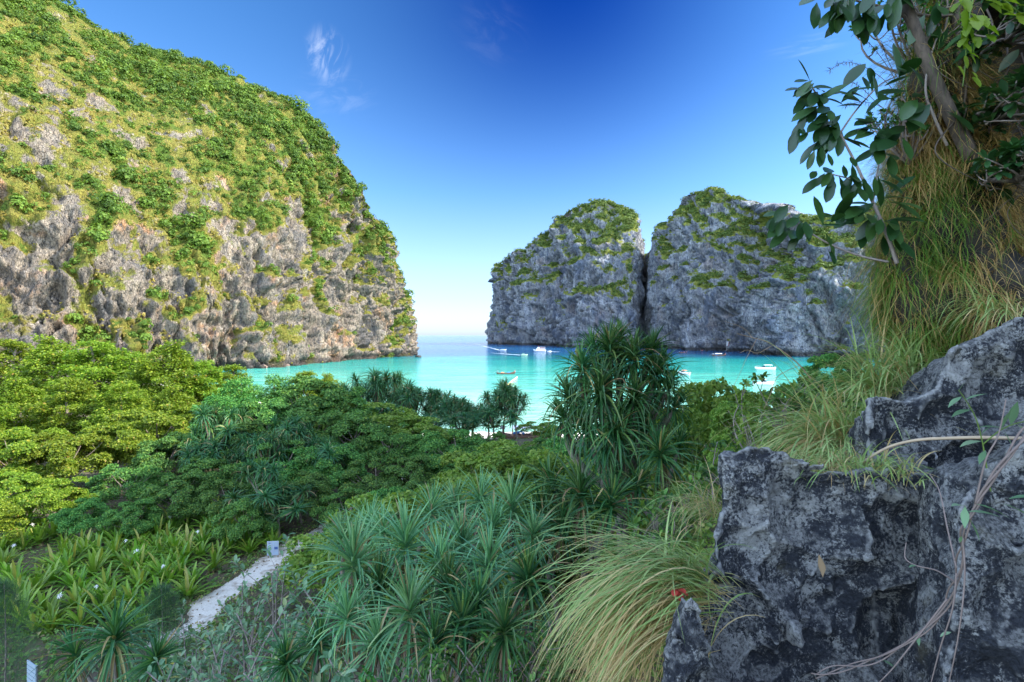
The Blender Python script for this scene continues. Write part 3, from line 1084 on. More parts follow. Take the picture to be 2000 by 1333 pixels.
# ------------------------------------------------------------------ bank with hanging grass
def grass_mat(name, green, green2, straw, straw2, share, trans=0.35, tip=None):
    """Blades: a share is dry straw, the rest green; colour differs per blade and along it."""
    m, g = new_mat(name)
    r = g.n('ShaderNodeNewGeometry').outputs['Random Per Island']
    a = g.n('ShaderNodeAttribute', attribute_name='along').outputs['Fac']
    dry = g.n('ShaderNodeAttribute', attribute_name='dry').outputs['Fac']
    gc = g.mix(r, green, green2)
    sc = g.mix(r, straw, straw2)
    c = g.mix(g.smooth(g.math('ADD', dry, g.math('MULTIPLY_ADD', r, 0.3, -0.15)), share - 0.1, share + 0.1), gc, sc)
    c = g.mix(g.smooth(a, 0.12, 0.0, 0, 0.7), c, straw2)
    if tip:
        c = g.mix(g.smooth(a, 0.8, 1.0, 0, 0.6), c, tip)
    p = g.n('ShaderNodeBsdfPrincipled', i_Base__Color=c, i_Roughness=0.55)
    p.inputs['Specular IOR Level'].default_value = 0.3
    t = g.n('ShaderNodeBsdfTranslucent', i_Color=g.mix(1.0, c, (1.4, 1.3, 0.6), 'MULTIPLY'))
    mx = g.n('ShaderNodeMixShader', i_0=trans)
    g.t.links.new(p.outputs[0], mx.inputs[1])
    g.t.links.new(t.outputs[0], mx.inputs[2])
    finish(g, mx)
    return m


M_BANKGRASS = grass_mat('hanging_grass', (0.055, 0.145, 0.015), (0.15, 0.23, 0.03), (0.27, 0.165, 0.055), (0.46, 0.31, 0.12), 0.5, 0.35)
M_TUSSOCK = grass_mat('tussock_grass', (0.17, 0.28, 0.08), (0.34, 0.43, 0.17), (0.36, 0.25, 0.11), (0.55, 0.42, 0.21), 0.5, 0.35)
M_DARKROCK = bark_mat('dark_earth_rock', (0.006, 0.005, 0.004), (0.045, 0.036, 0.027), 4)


def build_bank():
    d = 4.7
    outline = [(1792, -420), (1790, -60), (1782, 60), (1770, 150), (1752, 260), (1738, 340), (1722, 430), (1712, 520), (1716, 600), (1730, 680), (1760, 745), (1800, 790), (1900, 830), (2700, 830), (2700, -420)]
    pts = np.array([at(x, y, d) for x, y in outline])
    h = 0.09
    x0, x1 = pts[:, 0].min() - .4, pts[:, 0].max() - 2.0
    z0, z1 = pts[:, 2].min() - .3, pts[:, 2].max() - .3
    X, Y, Z = np.meshgrid(np.arange(x0, x1, h), np.arange(d - 1.5, d + 3.6, h), np.arange(z0, z1, h), indexing='ij')
    P = np.stack([X, Y, Z], -1).reshape(-1, 3)
    w = fbm(P / 0.9, 4, 71).reshape(X.shape)
    S2 = poly_sdf(X[:, 0, :], Z[:, 0, :], pts[:, [0, 2]])[:, None, :]
    # the face leans out towards the right and is hollowed under the trees
    face = d - 0.45 * (X - pts[:, 0].min()) + 0.35 * w
    S = np.maximum(S2 + 0.16 * w + 0.10 * 0 * Y + 0.85 * np.maximum(Y - d + .2, -.3), np.maximum(face - Y, Y - d - 3.2)) + 0.06 * w
    for sx, sy, off, r in ((2020, 190, -0.2, 170), (1995, 400, -.3, 110), (2060, 540, -0.7, 110)):
        c = at(sx, sy, d)
        c[1] += off
        S = np.maximum(S, r / 1000 * d - np.sqrt((X - c[0]) ** 2 + (Y - c[1]) ** 2 + ((Z - c[2]) * 0.8) ** 2))
    V, F = surface_nets(S, np.array((x0, d - 1.5, z0)), h)
    V = V + norm(np.stack([fbm(V / .35, 3, 701), fbm(V / .35, 3, 702), fbm(V / .35, 3, 703)], -1)) * (0.10 * ridged(V / .3, 3, 704))[:, None]
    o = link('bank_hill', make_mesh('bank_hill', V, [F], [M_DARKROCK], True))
    tag(o, kind='structure')
    # grass rooted all over the face, hanging in tufts
    rng = np.random.default_rng(72)
    A, B, C, D = (V[F[:, k]] for k in range(4))
    cen = (A + B + C + D) / 4
    n = norm(np.cross(C - A, D - B))
    px = 1000 + cen[:, 0] / cen[:, 1] * 1000
    py = 655 - (cen[:, 2] - CAMZ) / cen[:, 1] * 1000
    facing = (-n[:, 1] > -0.25) | (n[:, 0] < -0.2)
    dens = facing * sstep(py, 120, 330) * (1 - 0.72 * sstep(px - 0.10 * np.maximum(py - 280, 0), 1890, 1965) * sstep(py, 640, 560)) * (py < 800) * (px < 2060)
    dens = dens + 0.55 * facing * sstep(px, 1915, 1840) * (py <= 330) * (py > -60)
    patch = 0.30 + 0.7 * sstep(fbm(cen / 0.45, 3, 73), -0.25, 0.2)
    N = 48000
    pr = dens * patch / np.sum(dens * patch)
    cl = rng.choice(len(cen), 900, p=pr)               # tufts
    idx = cl[rng.integers(0, 900, N)]
    loose = rng.random(N) < 0.3
    idx[loose] = rng.choice(len(cen), loose.sum(), p=pr)
    root_p = cen[idx] + rng.normal(size=(N, 3)) * 0.03
    tuft = np.random.default_rng(5).normal(size=(len(cen), 3))[idx] * .45
    out = norm(n[idx] + np.array((-0.30, -0.25, 0.15)))
    dirv = norm(out + tuft + 0.58 * rng.normal(size=(N, 3)) + np.array((0, 0, 0.10)))
    L = rng.uniform(0.16, 0.60, N) * np.random.default_rng(6).uniform(.6, 1.35, len(cen))[idx]
    Vb, Fb, al = strips(root_p, dirv, L, rng.uniform(0.003, 0.008, N), 6, rng.uniform(0.8, 4.2, N), curl=rng.normal(0, .7, N))
    tone = 0.30 + 1.3 * fbm(root_p / 0.5, 3, 75) + 0.30 * rng.normal(size=N)
    tone = tone + 0.35 * sstep(655 - (root_p[:, 2] - CAMZ) / root_p[:, 1] * 1000, 420, 250) + 0.5 * sstep(root_p[:, 0] / root_p[:, 1], .86, .95)
    o = link('hanging_grass', make_mesh('hanging_grass', Vb, [Fb], [M_BANKGRASS], False, {'along': al, 'dry': np.repeat(tone, 14)}))
    tag(o, kind='stuff')


build_bank()


def tussock(px, py, d, n, length, lean, seed, label, spread=1.0, dry=0.45, width=0.016, group=None, elmax=1.3, oneside=False):
    rng = np.random.default_rng(seed)
    p = at(px, py, d)
    b = np.stack([rng.normal(0, .07, n) * spread, rng.normal(0, .07, n) * spread, rng.uniform(-.04, .03, n)], 1)
    az = rng.uniform(0, 2 * math.pi, n)
    el = rng.uniform(0.1, elmax, n)
    dv = np.stack([np.cos(az) * np.cos(el), np.sin(az) * np.cos(el), np.sin(el)], 1)
    dv = norm(dv + np.asarray(lean))
    if oneside:
        dv[:, 0] = np.where(dv[:, 0] > -.05, -.3 * np.abs(dv[:, 0]) - .1, dv[:, 0])
        dv[:, 1] = np.where(dv[:, 1] < -.25, -.25, dv[:, 1])
    L = length * rng.uniform(0.45, 1.0, n)
    dryv = dry + 0.33 * rng.normal(size=n) + 0.35 * sstep(dv[:, 2], 0.45, 0.1)
    droop = rng.uniform(1.3, 2.6, n) * np.where(dryv > .6, 1.35, 1.0)
    W = width * rng.uniform(0.5, 1.2, n) * np.where(dryv > .6, 0.55, 1.0)
    V, F, al = strips(b, dv, L, W, 11, droop, fold=0.35, curl=rng.normal(0, .35, n))
    me = make_mesh('grass_tussock', V, [F], [M_TUSSOCK], True, {'along': al, 'dry': np.repeat(dryv, 36)})
    o = link('grass_tussock', me, loc=p)
    tag(o, label, 'grass', group)
    return o


def build_tussocks():
    tussock(1350, 1140, 3.0, 560, 1.15, (-1.25, -0.2, 0.10), 1, 'large arching tussock of pale green and straw grass spilling over beside the dark boulder', 1.7, 0.34, 0.015, elmax=.8, oneside=True)
    tussock(1350, 1130, 3.05, 50, .55, (-0.5, -0.1, 0.6), 31, 'upright green blades rising from the crown of the large arching tussock', 1.5, 0.2, 0.017)
    tussock(1310, 1190, 2.95, 500, 1.0, (-0.9, -0.2, -0.35), 2, 'dry brown skirt of grass hanging below the large arching tussock', 1.6, 0.74, 0.009, elmax=.8, oneside=True)
    tussock(1650, 870, 4.2, 340, 1.2, (-0.85, 0.1, 0.25), 3, 'wide green tussock fanning out over the top of the boulder', 1.7, 0.33, 0.017)
    tussock(1720, 770, 4.5, 170, 1.0, (-0.55, 0.0, 0.6), 4, 'upright green grass tuft where the hanging bank meets the ledge', 1.2, 0.25, 0.020)
    tussock(1770, 740, 4.4, 110, .8, (-0.1, -.1, 0.9), 5, 'short upright tuft standing on the stepped ledge', 1.2, 0.25, 0.020)
    tussock(1700, 922, 3.15, 170, .34, (-0.2, -0.1, 0.6), 6, 'low yellow-green tuft growing in the gap behind the boulder', 1.8, 0.3, 0.012)
    tussock(1640, 914, 3.3, 130, .30, (-0.3, -0.1, 0.5), 7, 'low straw-coloured tuft along the back rim of the boulder', 1.8, 0.6, 0.010)
    tussock(1395, 1000, 4.2, 150, .7, (-0.6, 0, 0.4), 8, 'thin straw tuft behind the left edge of the boulder', 1.6, 0.55, 0.010)
    tussock(1960, 610, 3.9, 120, .7, (-0.9, -0.2, 0.0), 9, 'loose blades trailing off the bank onto the stepped ledge', 1.2, 0.4, 0.012)


build_tussocks()


# ------------------------------------------------------------------ screw pines
M_PAND = leaf_mat('screw_pine_leaf', [(0.0, (0.018, 0.078, 0.028)), (0.5, (0.038, 0.130, 0.038)), (0.84, (0.085, 0.175, 0.05)), (0.955, (0.17, 0.23, 0.05)), (0.975, (0.28, 0.23, 0.09)), (1.0, (0.30, 0.21, 0.10))],
                  0.22, 0.42, 0.32, None, 0.2)
M_PAND_BLUE = leaf_mat('grey_green_screw_pine_leaf', [(0.0, (0.060, 0.18, 0.085)), (0.5, (0.115, 0.285, 0.125)), (0.86, (0.20, 0.38, 0.16)), (0.93, (0.30, 0.36, 0.15)), (0.96, (0.36, 0.29, 0.14)), (1.0, (0.33, 0.25, 0.14))],
                       0.25, 0.42, 0.35, None, 0.18)
M_DEAD = leaf_mat('dead_leaf', [(0.0, (0.09, 0.06, 0.03)), (0.5, (0.20, 0.14, 0.075)), (1.0, (0.33, 0.25, 0.15))], 0.2, 0.8, 0.1)
M_BARK_P = bark_mat('screw_pine_bark', (0.09, 0.075, 0.06), (0.27, 0.235, 0.19))


def rosette_mesh(seed, n, nseg, length=1.25, width=0.085, droop=1.3, drooping=0.0, dead=18):
    rng = np.random.default_rng(seed)
    k = np.arange(n)
    q = k / (n - 1)                                  # 0 = youngest, innermost
    az = k * 2.39996 + rng.normal(0, .15, n)
    el = np.interp(q, [0, .25, .6, 1], [1.45, 1.05, 0.45, -0.45 - drooping]) + rng.normal(0, .10, n)
    dv = np.stack([np.cos(az) * np.cos(el), np.sin(az) * np.cos(el), np.sin(el)], 1)
    b = dv * 0.05 + np.array((0, 0, 1.0)) * (0.26 * (1 - q))[:, None]
    L = length * np.interp(q, [0, .3, .8, 1], [.62, .95, 1.0, .85]) * rng.uniform(0.85, 1.12, n)
    dr = droop * np.interp(q, [0, .3, 1], [.25, .8, 1.25]) * rng.uniform(0.6, 1.4, n)
    kink = np.where(rng.random(n) < 0.28, rng.integers(nseg // 3, nseg - 1, n), -1)
    prof = lambda t: np.interp(t, [0, .08, .5, .8, 1], [1.0, 1.0, .78, .42, .02])
    V, F, al = strips(b, dv, L, width * rng.uniform(.85, 1.1, n), nseg, dr, fold=0.55, prof=prof, kink=kink)
    mb = MB().add(V, [F], 0)
    if dead:
        az = rng.uniform(0, 6.28, dead)
        dv = np.stack([np.cos(az) * .5, np.sin(az) * .5, -np.ones(dead) * rng.uniform(.2, 1, dead)], 1)
        V, F, al = strips(np.zeros((dead, 3)) + (0, 0, -.05), dv, length * rng.uniform(.5, 1.0, dead), width * .75, nseg, 2.5, fold=0.5, prof=prof)
        mb.add(V, [F], 1)
    return mb


ROS = {}


def rosette(kind, k):
    key = (kind, k)
    if key not in ROS:
        if kind == 'near':
            ROS[key] = rosette_mesh(100 + k, 74, 9, 1.2, 0.085, 1.25).mesh('leaf_rosette', [M_PAND, M_DEAD], False)
        elif kind == 'blue':
            ROS[key] = rosette_mesh(140 + k, 80, 9, 1.15, 0.066, 1.0).mesh('leaf_rosette', [M_PAND_BLUE, M_DEAD], False)
        elif kind == 'mop':
            ROS[key] = rosette_mesh(180 + k, 92, 9, 1.25, 0.092, 1.75, 0.40, 9).mesh('leaf_rosette', [M_PAND, M_DEAD], False)
        else:
            ROS[key] = rosette_mesh(220 + k, 46, 5, 1.25, 0.11, 2.0, 0.3, 5).mesh('leaf_rosette', [M_PAND, M_DEAD], False)
    return ROS[key]


def bez(a, b, bend, n=9):
    a, b = np.asarray(a, float), np.asarray(b, float)
    t = np.linspace(0, 1, n)[:, None]
    return a + (b - a) * t + np.asarray(bend) * (4 * t * (1 - t))


def screw_pine(heads, base, kind, label, group, seed, rad=0.085):
    """heads: list of (point, scale); base: ground point. Trunk forks to carry one rosette each."""
    rng = np.random.default_rng(seed)
    r = root('screw_pine', base, label, 'screw pine', group)
    b = np.asarray(base, float)
    P = np.array([h[0] for h in heads])
    mid = b + (P.mean(0) - b) * (0.55 if len(heads) > 1 else 1.0)
    mb = MB()
    if len(heads) > 1:
        mb.tube(bez(b - b - (0, 0, .3), mid - b, rng.normal(0, .12, 3) * (1, 1, 0)), np.linspace(rad * 1.25, rad, 9), 8)
    for k, (p, s) in enumerate(heads):
        s0 = mid - b if len(heads) > 1 else np.array((0, 0, -.3))
        mb.tube(bez(s0, p - b, rng.normal(0, .10, 3) * (1, 1, .3) - np.array((0, 0, .12 if len(heads) > 1 else 0))), np.linspace(rad * (.85 if len(heads) > 1 else 1.15), rad * .65, 9), 7)
    for k in range(4):                                # stilt roots
        az = rng.uniform(0, 6.28)
        mb.tube(bez((0, 0, .75), (.5 * math.cos(az), .5 * math.sin(az), -.3), (.06 * math.cos(az), .06 * math.sin(az), .05), 6), .028, 5)
    link('trunk', mb.mesh('trunk', M_BARK_P, True), r)
    for k, (p, s) in enumerate(heads):
        tilt = (p - b) - (mid - b) if len(heads) > 1 else np.array((0, 0, 1.0))
        tilt = norm(tilt + np.array((0, 0, 1.1)))
        e = Vector(tilt).to_track_quat('Z', 'Y').to_euler()
        m = rosette(kind, int(rng.integers(0, 4)))
        o = link('leaf_rosette', m, r, p - b, None, s)
        q = Vector(tilt).to_track_quat('Z', 'Y') @ __import__('mathutils').Quaternion((0, 0, 1), float(rng.uniform(0, 6.28)))
        o.rotation_euler = q.to_euler()
    return r


def build_screw_pines():
    rng = np.random.default_rng(9)
    # the big many-headed one in the middle of the view
    D = 13.0
    hs = [(1190, 690, 13.0, 1.0), (1140, 730, 12.6, .95), (1235, 705, 12.8, 1.0), (1280, 735, 13.2, 1.0), (1175, 775, 12.3, 1.1), (1235, 790, 12.4, 1.0), (1120, 790, 12.8, .95),
          (1300, 760, 13.0, .8), (1150, 840, 12.6, 1.0), (1205, 850, 12.2, 1.0), (1210, 665, 13.5, .75), (1105, 825, 12.9, .85), (1185, 880, 12.4, .9), (1250, 850, 12.8, .85), (1315, 800, 13.2, .75), (1160, 690, 13.4, .85), (1270, 690, 13.4, .85)]
    base = np.array((2.5, 13.2, gz(2.5, 13.2)))
    screw_pine([(at(1200 + (x - 1200) * 1.0, 770 + (y - 765) * .97, d), s * .86) for x, y, d, s in hs], base, 'mop', 'tallest screw pine, a dense dark many-headed clump rising in front of the bay', None, 3, .14)
    one = [
        ([(1290, 900, 11.5, .85), (1325, 880, 12.2, .6)], 'near', 'slim screw pine with two small heads at the right foot of the tallest one'),
        ([(1135, 985, 10.5, .95), (1190, 1000, 10.2, .8)], 'near', 'dark screw pine at the foot of the tallest one, leaves spread flat'),
        ([(1085, 960, 11.5, .8), (1240, 960, 11.2, .75)], 'near', 'screw pine with thin upright leaves just left of the tallest one'),
        ([(690, 1120, 8.6, .95)], 'blue', 'grey-green screw pine standing nearest the sand path, trunk showing below one head'),
        ([(792, 1085, 9.4, .98)], 'blue', 'grey-green screw pine with a wide starry head right behind the lowest one'),
        ([(800, 1215, 7.4, .80)], 'blue', 'lowest grey-green screw pine, its starry head hanging over bare stems at the lower edge'),
        ([(905, 1080, 9.6, .85), (960, 1045, 10.2, .8)], 'blue', 'screw pine with two tufted upright heads in the middle of the near clump'),
        ([(955, 1120, 8.8, .85)], 'blue', 'bluish screw pine with a dark heart in the near clump'),
        ([(1000, 1010, 10.6, .95), (1040, 1060, 9.8, .7)], 'blue', 'tallest of the near grey-green clump, leaves brushing the foot of the dark clump'),
        ([(880, 1170, 8.0, .7), (930, 1200, 7.6, .7)], 'near', 'shaded low screw pine half buried under the near clump'),
        ([(1030, 1150, 8.0, .75)], 'near', 'dark screw pine beside the dry skirt of grass'),
        ([(840, 1010, 11.5, .75), (750, 1050, 11.0, .7)], 'blue', 'screw pine with fine upright leaves at the back of the near clump'),
        ([(985, 1250, 6.8, .6)], 'near', 'small dark screw pine under the arching tussock'),
        ([(225, 1265, 13.5, 1.2)], 'near', 'wide dark screw pine alone in the lily field near the white panel'),
        ([(150, 1290, 14.0, .9), (300, 1300, 12.5, .8)], 'near', 'low screw pine hugging the ground beside the wide dark one'),
        ([(720, 1045, 11.8, .8), (670, 1060, 12.0, .7)], 'blue', 'screw pine with two small heads behind the near clump, close to the path'),
        ([(860, 1120, 9.0, .8)], 'blue', 'grey-green screw pine between the starry head and the bluish one'),
        ([(935, 985, 12.0, .8), (890, 1000, 12.2, .75)], 'blue', 'screw pine with two fine heads behind the middle of the near clump'),
        ([(1060, 1015, 11.0, .8), (1095, 1040, 10.4, .7)], 'near', 'green screw pine between the near clump and the arching tussock'),
        ([(740, 1165, 8.6, .7)], 'near', 'small dark screw pine between the two foremost starry heads'),
        ([(680, 1225, 8.0, .7), (735, 1270, 7.6, .6)], 'blue', 'low grey-green screw pine at the foot of the one nearest the path'),
        ([(900, 1240, 7.2, .65), (850, 1275, 7.0, .6)], 'near', 'dark low screw pine right of the lowest starry head'),
        ([(620, 1270, 8.2, .6), (560, 1310, 8.0, .6)], 'near', 'small screw pine among the grey-leaved shrubs'),
    ]
    for k, (hh, kind, label) in enumerate(one):
        hd = [(at(x, y, d), s * .98) for x, y, d, s in hh]
        c = np.mean([h[0] for h in hd], 0)
        bx, by = c[0] + rng.normal(0, .25), c[1] + rng.normal(0, .2) + .15
        z = min(gz(bx, by), c[2] - .5)
        screw_pine(hd, (bx, by, z), kind, label, 'screw pines on the near slope', 20 + k, .07)
    # the far rows on the shore and in the grove: whole plants, copied with their parts
    protos = []
    for k in range(4):
        r2 = np.random.default_rng(60 + k)
        nh = (12, 14, 11, 15)[k]
        hd = [(np.array((r2.normal(0, .95), r2.normal(0, .95), 7.0 - 3.2 * r2.random() ** 1.3)), r2.uniform(1.15, 1.5)) for _ in range(nh)]
        protos.append(screw_pine(hd, (0, 0, 0), 'far', 'screw pine', None, 70 + k, .10))
    used = set()

    def put(k, px, py_top, d, label, group, wide=1.1):
        p = at(px, py_top, d)
        z = gz(p[0], p[1])
        src = protos[k]
        if k not in used:
            used.add(k)
            r = src
        else:
            r = src.copy()
            COL.objects.link(r)
            for ch in src.children:
                c = ch.copy()
                COL.objects.link(c)
                c.parent = r
        r.location = (p[0], p[1], z)
        r.rotation_euler = (0, 0, rng.uniform(0, 6.28))
        s = max(.45, (p[2] - z) / 8.0)
        w = max(s * wide, wide)
        r.scale = (w, w, s)
        tag(r, label, 'screw pine', group)
    G = 'screw pines along the shore'
    shore = [(705, 752, 80, 'leftmost shore screw pine, standing against the green shallows'), (728, 724, 80, 'shore screw pine with the twin mop heads nearest the sunlit cliff'),
             (765, 728, 82, 'broad shore screw pine next to the twin mop heads'), (800, 745, 78, 'shore screw pine with a bare forked trunk in the middle of the row'),
             (815, 760, 80, 'ragged shore screw pine right of the bare forked trunk'), (838, 760, 80, 'thin shore screw pine with a lopsided head'), (858, 762, 78, 'shore screw pine with a round full head'),
             (882, 768, 76, 'short round shore screw pine before the row dips'), (903, 782, 74, 'shore screw pine at the dip of the row'), (922, 800, 72, 'last low screw pine of the long shore row'),
             (955, 766, 72, 'left one of the separate group of three by the beach'), (985, 742, 74, 'tallest and slimmest of the separate group of three by the beach'), (1010, 770, 72, 'right one of the separate group of three by the beach'),
             (745, 790, 68, 'screw pine behind the pale bush, below the twin mop heads'), (782, 800, 70, 'screw pine in the second row under the broad one'), (850, 805, 68, 'second-row screw pine with dangling dead leaves'),
             (895, 820, 66, 'second-row screw pine close to the sand'), (965, 800, 68, 'low screw pine at the feet of the separate group of three')]
    for i, (px, py, d, lb) in enumerate(shore):
        put(i % 4, px, py, d, lb, G)
    G = 'screw pines in the grove'
    grove = [(415, 792, 46, 'large shaggy screw pine at the edge of the sunlight in the grove'), (465, 800, 48, 'shaggy screw pine deep in the shaded grove'), (390, 850, 42, 'screw pine with long hanging leaves above the dark gap'),
             (525, 850, 42, 'pale-leaved screw pine leaning over the lilies'), (560, 815, 46, 'screw pine with a starry head among dark bushes'), (600, 830, 46, 'screw pine on a bare stem left of the round dark tree'),
             (640, 860, 42, 'screw pine half hidden by the round dark tree'), (510, 905, 36, 'low spreading screw pine behind the lily bed'), (545, 960, 34, 'lowest screw pine at the back edge of the lily bed'),
             (480, 850, 44, 'screw pine with drooping head in the middle of the grove')]
    for i, (px, py, d, lb) in enumerate(grove):
        put((i + 1) % 4, px, py, d, lb, G, .78)
    put(2, 1385, 772, 40, 'single screw pine top showing against the water right of the tallest clump', None)


build_screw_pines()


# ------------------------------------------------------------------ broadleaf trees
M_ALMOND = leaf_mat('almond_leaf', [(0.0, (0.075, 0.135, 0.012)), (0.45, (0.14, 0.22, 0.016)), (0.85, (0.22, 0.29, 0.026)), (0.97, (0.27, 0.32, 0.03)), (1.0, (0.34, 0.20, 0.04))], 0.42, 0.5, 0.3, None, 0.14)
M_HIBISCUS = leaf_mat('sea_hibiscus_leaf', [(0.0, (0.034, 0.115, 0.026)), (0.5, (0.078, 0.190, 0.040)), (0.9, (0.135, 0.28, 0.055)), (1.0, (0.23, 0.30, 0.05))], 0.28, 0.5, 0.22, None, 0.2)
M_PALE = leaf_mat('pale_bush_leaf', [(0.0, (0.09, 0.18, 0.025)), (0.5, (0.15, 0.25, 0.035)), (1.0, (0.25, 0.32, 0.06))], 0.4, 0.5, 0.3, None, 0.12)
M_BARK = bark_mat('grey_bark', (0.075, 0.06, 0.045), (0.26, 0.21, 0.165))


def crown_dome(seed, R, H, ncl, nleaf, size):
    """Crown of leaf clumps filling an uneven dome; returns leaf mesh arrays and clump centres."""
    rng = np.random.default_rng(seed)
    d = rand_dirs(rng, ncl)
    d[:, 2] = np.abs(d[:, 2]) * 1.1 - 0.25
    d = norm(d)
    rad = rng.uniform(0.55, 1.0, ncl) * (1 + 0.18 * fbm(d * 1.7, 2, seed))
    c = d * rad[:, None] * np.array((R, R, H * 0.55)) + np.array((0, 0, H * 0.52))
    cr = rng.uniform(0.16, 0.30, ncl) * R
    k = rng.choice(ncl, nleaf, p=cr ** 2 / np.sum(cr ** 2))
    u = rand_dirs(rng, nleaf)
    u = norm(u + d[k] * 0.7 + np.array((0, 0, 0.55)))
    sh = cr[k] * rng.uniform(0.70, 1.05, nleaf)
    p = c[k] + u * sh[:, None] * np.array((1, 1, .75))
    nrm = norm(u * 0.6 + np.array((0, 0, 0.5)) + 0.55 * rng.normal(size=(nleaf, 3)))
    tip = norm(np.cross(nrm, rand_dirs(rng, nleaf)) + u * 0.2 + np.array((0, 0, -0.25)))
    L = size * rng.uniform(0.65, 1.25, nleaf)
    V, F = leaves(p, tip, nrm, L, L * 0.78, 0.16)
    return V, F, c, cr


def crown_tier(seed, R, H, tiers, nleaf, size):
    """Almond crown: flat storeys of foliage with air between them."""
    rng = np.random.default_rng(seed)
    c, rr = [], []
    for t in range(tiers):
        f = t / max(1, tiers - 1)
        z = H * (0.34 + 0.62 * f) + rng.normal(0, .15)
        Rt = R * (1.0 - 0.72 * f ** 1.5) * rng.uniform(.85, 1.1)
        n = int(8 + 24 * (Rt / R) ** 2)
        for k in range(n):
            a = rng.uniform(0, 6.28)
            q = math.sqrt(rng.uniform(.05, 1)) * Rt
            c.append((q * math.cos(a), q * math.sin(a), z + rng.normal(0, .42) - 0.10 * q))
            rr.append(rng.uniform(.55, 1.15))
    c, rr = np.array(c), np.array(rr)
    k = rng.choice(len(c), nleaf, p=rr ** 2 / np.sum(rr ** 2))
    a = rng.uniform(0, 6.28, nleaf)
    q = np.sqrt(rng.random(nleaf)) * rr[k]
    p = c[k] + np.stack([q * np.cos(a), q * np.sin(a), rng.normal(0, .20, nleaf) - .16 * q ** 2], 1)
    nrm = norm(np.array((0, 0, 1.0)) + 0.60 * rng.normal(size=(nleaf, 3)))
    tip = norm(np.stack([np.cos(a), np.sin(a), -.15 + 0 * a], 1) + .6 * rng.normal(size=(nleaf, 3)) * (1, 1, .4))
    L = size * rng.uniform(0.65, 1.2, nleaf)
    V, F = leaves(p, tip, nrm, L, L * 0.62, 0.14)
    return V, F, c, rr


def tree_proto(name, kind, seed, R, H, n, size, mat, ntier=5):
    if kind == 'tier':
        V, F, c, cr = crown_tier(seed, R, H, ntier, n, size)
    else:
        V, F, c, cr = crown_dome(seed, R, H, 46, n, size)
    rng = np.random.default_rng(seed + 5)
    mb = MB()
    top = np.array((rng.normal(0, .3), rng.normal(0, .3), H * (.95 if kind == 'tier' else .62)))
    tr = bez((0, 0, -.4), top, rng.normal(0, .25, 3) * (1, 1, 0), 12)
    r0 = 0.030 * H
    mb.tube(tr, np.linspace(r0, r0 * .3, 12), 8)
    for k in rng.choice(len(c), min(18, len(c)), replace=False):
        zt = np.clip(c[k][2] * (.96 if kind == 'tier' else .62), .3, top[2])
        f = zt / top[2]
        s = np.array([np.interp(f, np.linspace(0, 1, 12), tr[:, q]) for q in range(3)])
        mb.tube(bez(s, c[k], (0, 0, -.12 * np.linalg.norm(c[k] - s) if kind == 'dome' else .1), 6), np.linspace(r0 * .42, r0 * .10, 6), 5)
    r = root(name, (0, 0, 0), 'tree', 'tree')
    link('trunk', mb.mesh('trunk', M_BARK, True), r)
    link('crown', make_mesh('crown', V, [F], [mat]), r)
    r['h'] = H
    return r


def clone(src, used):
    if src.name not in used:
        used.add(src.name)
        return src
    r = src.copy()
    COL.objects.link(r)
    for ch in src.children:
        c = ch.copy()
        COL.objects.link(c)
        c.parent = r
    return r


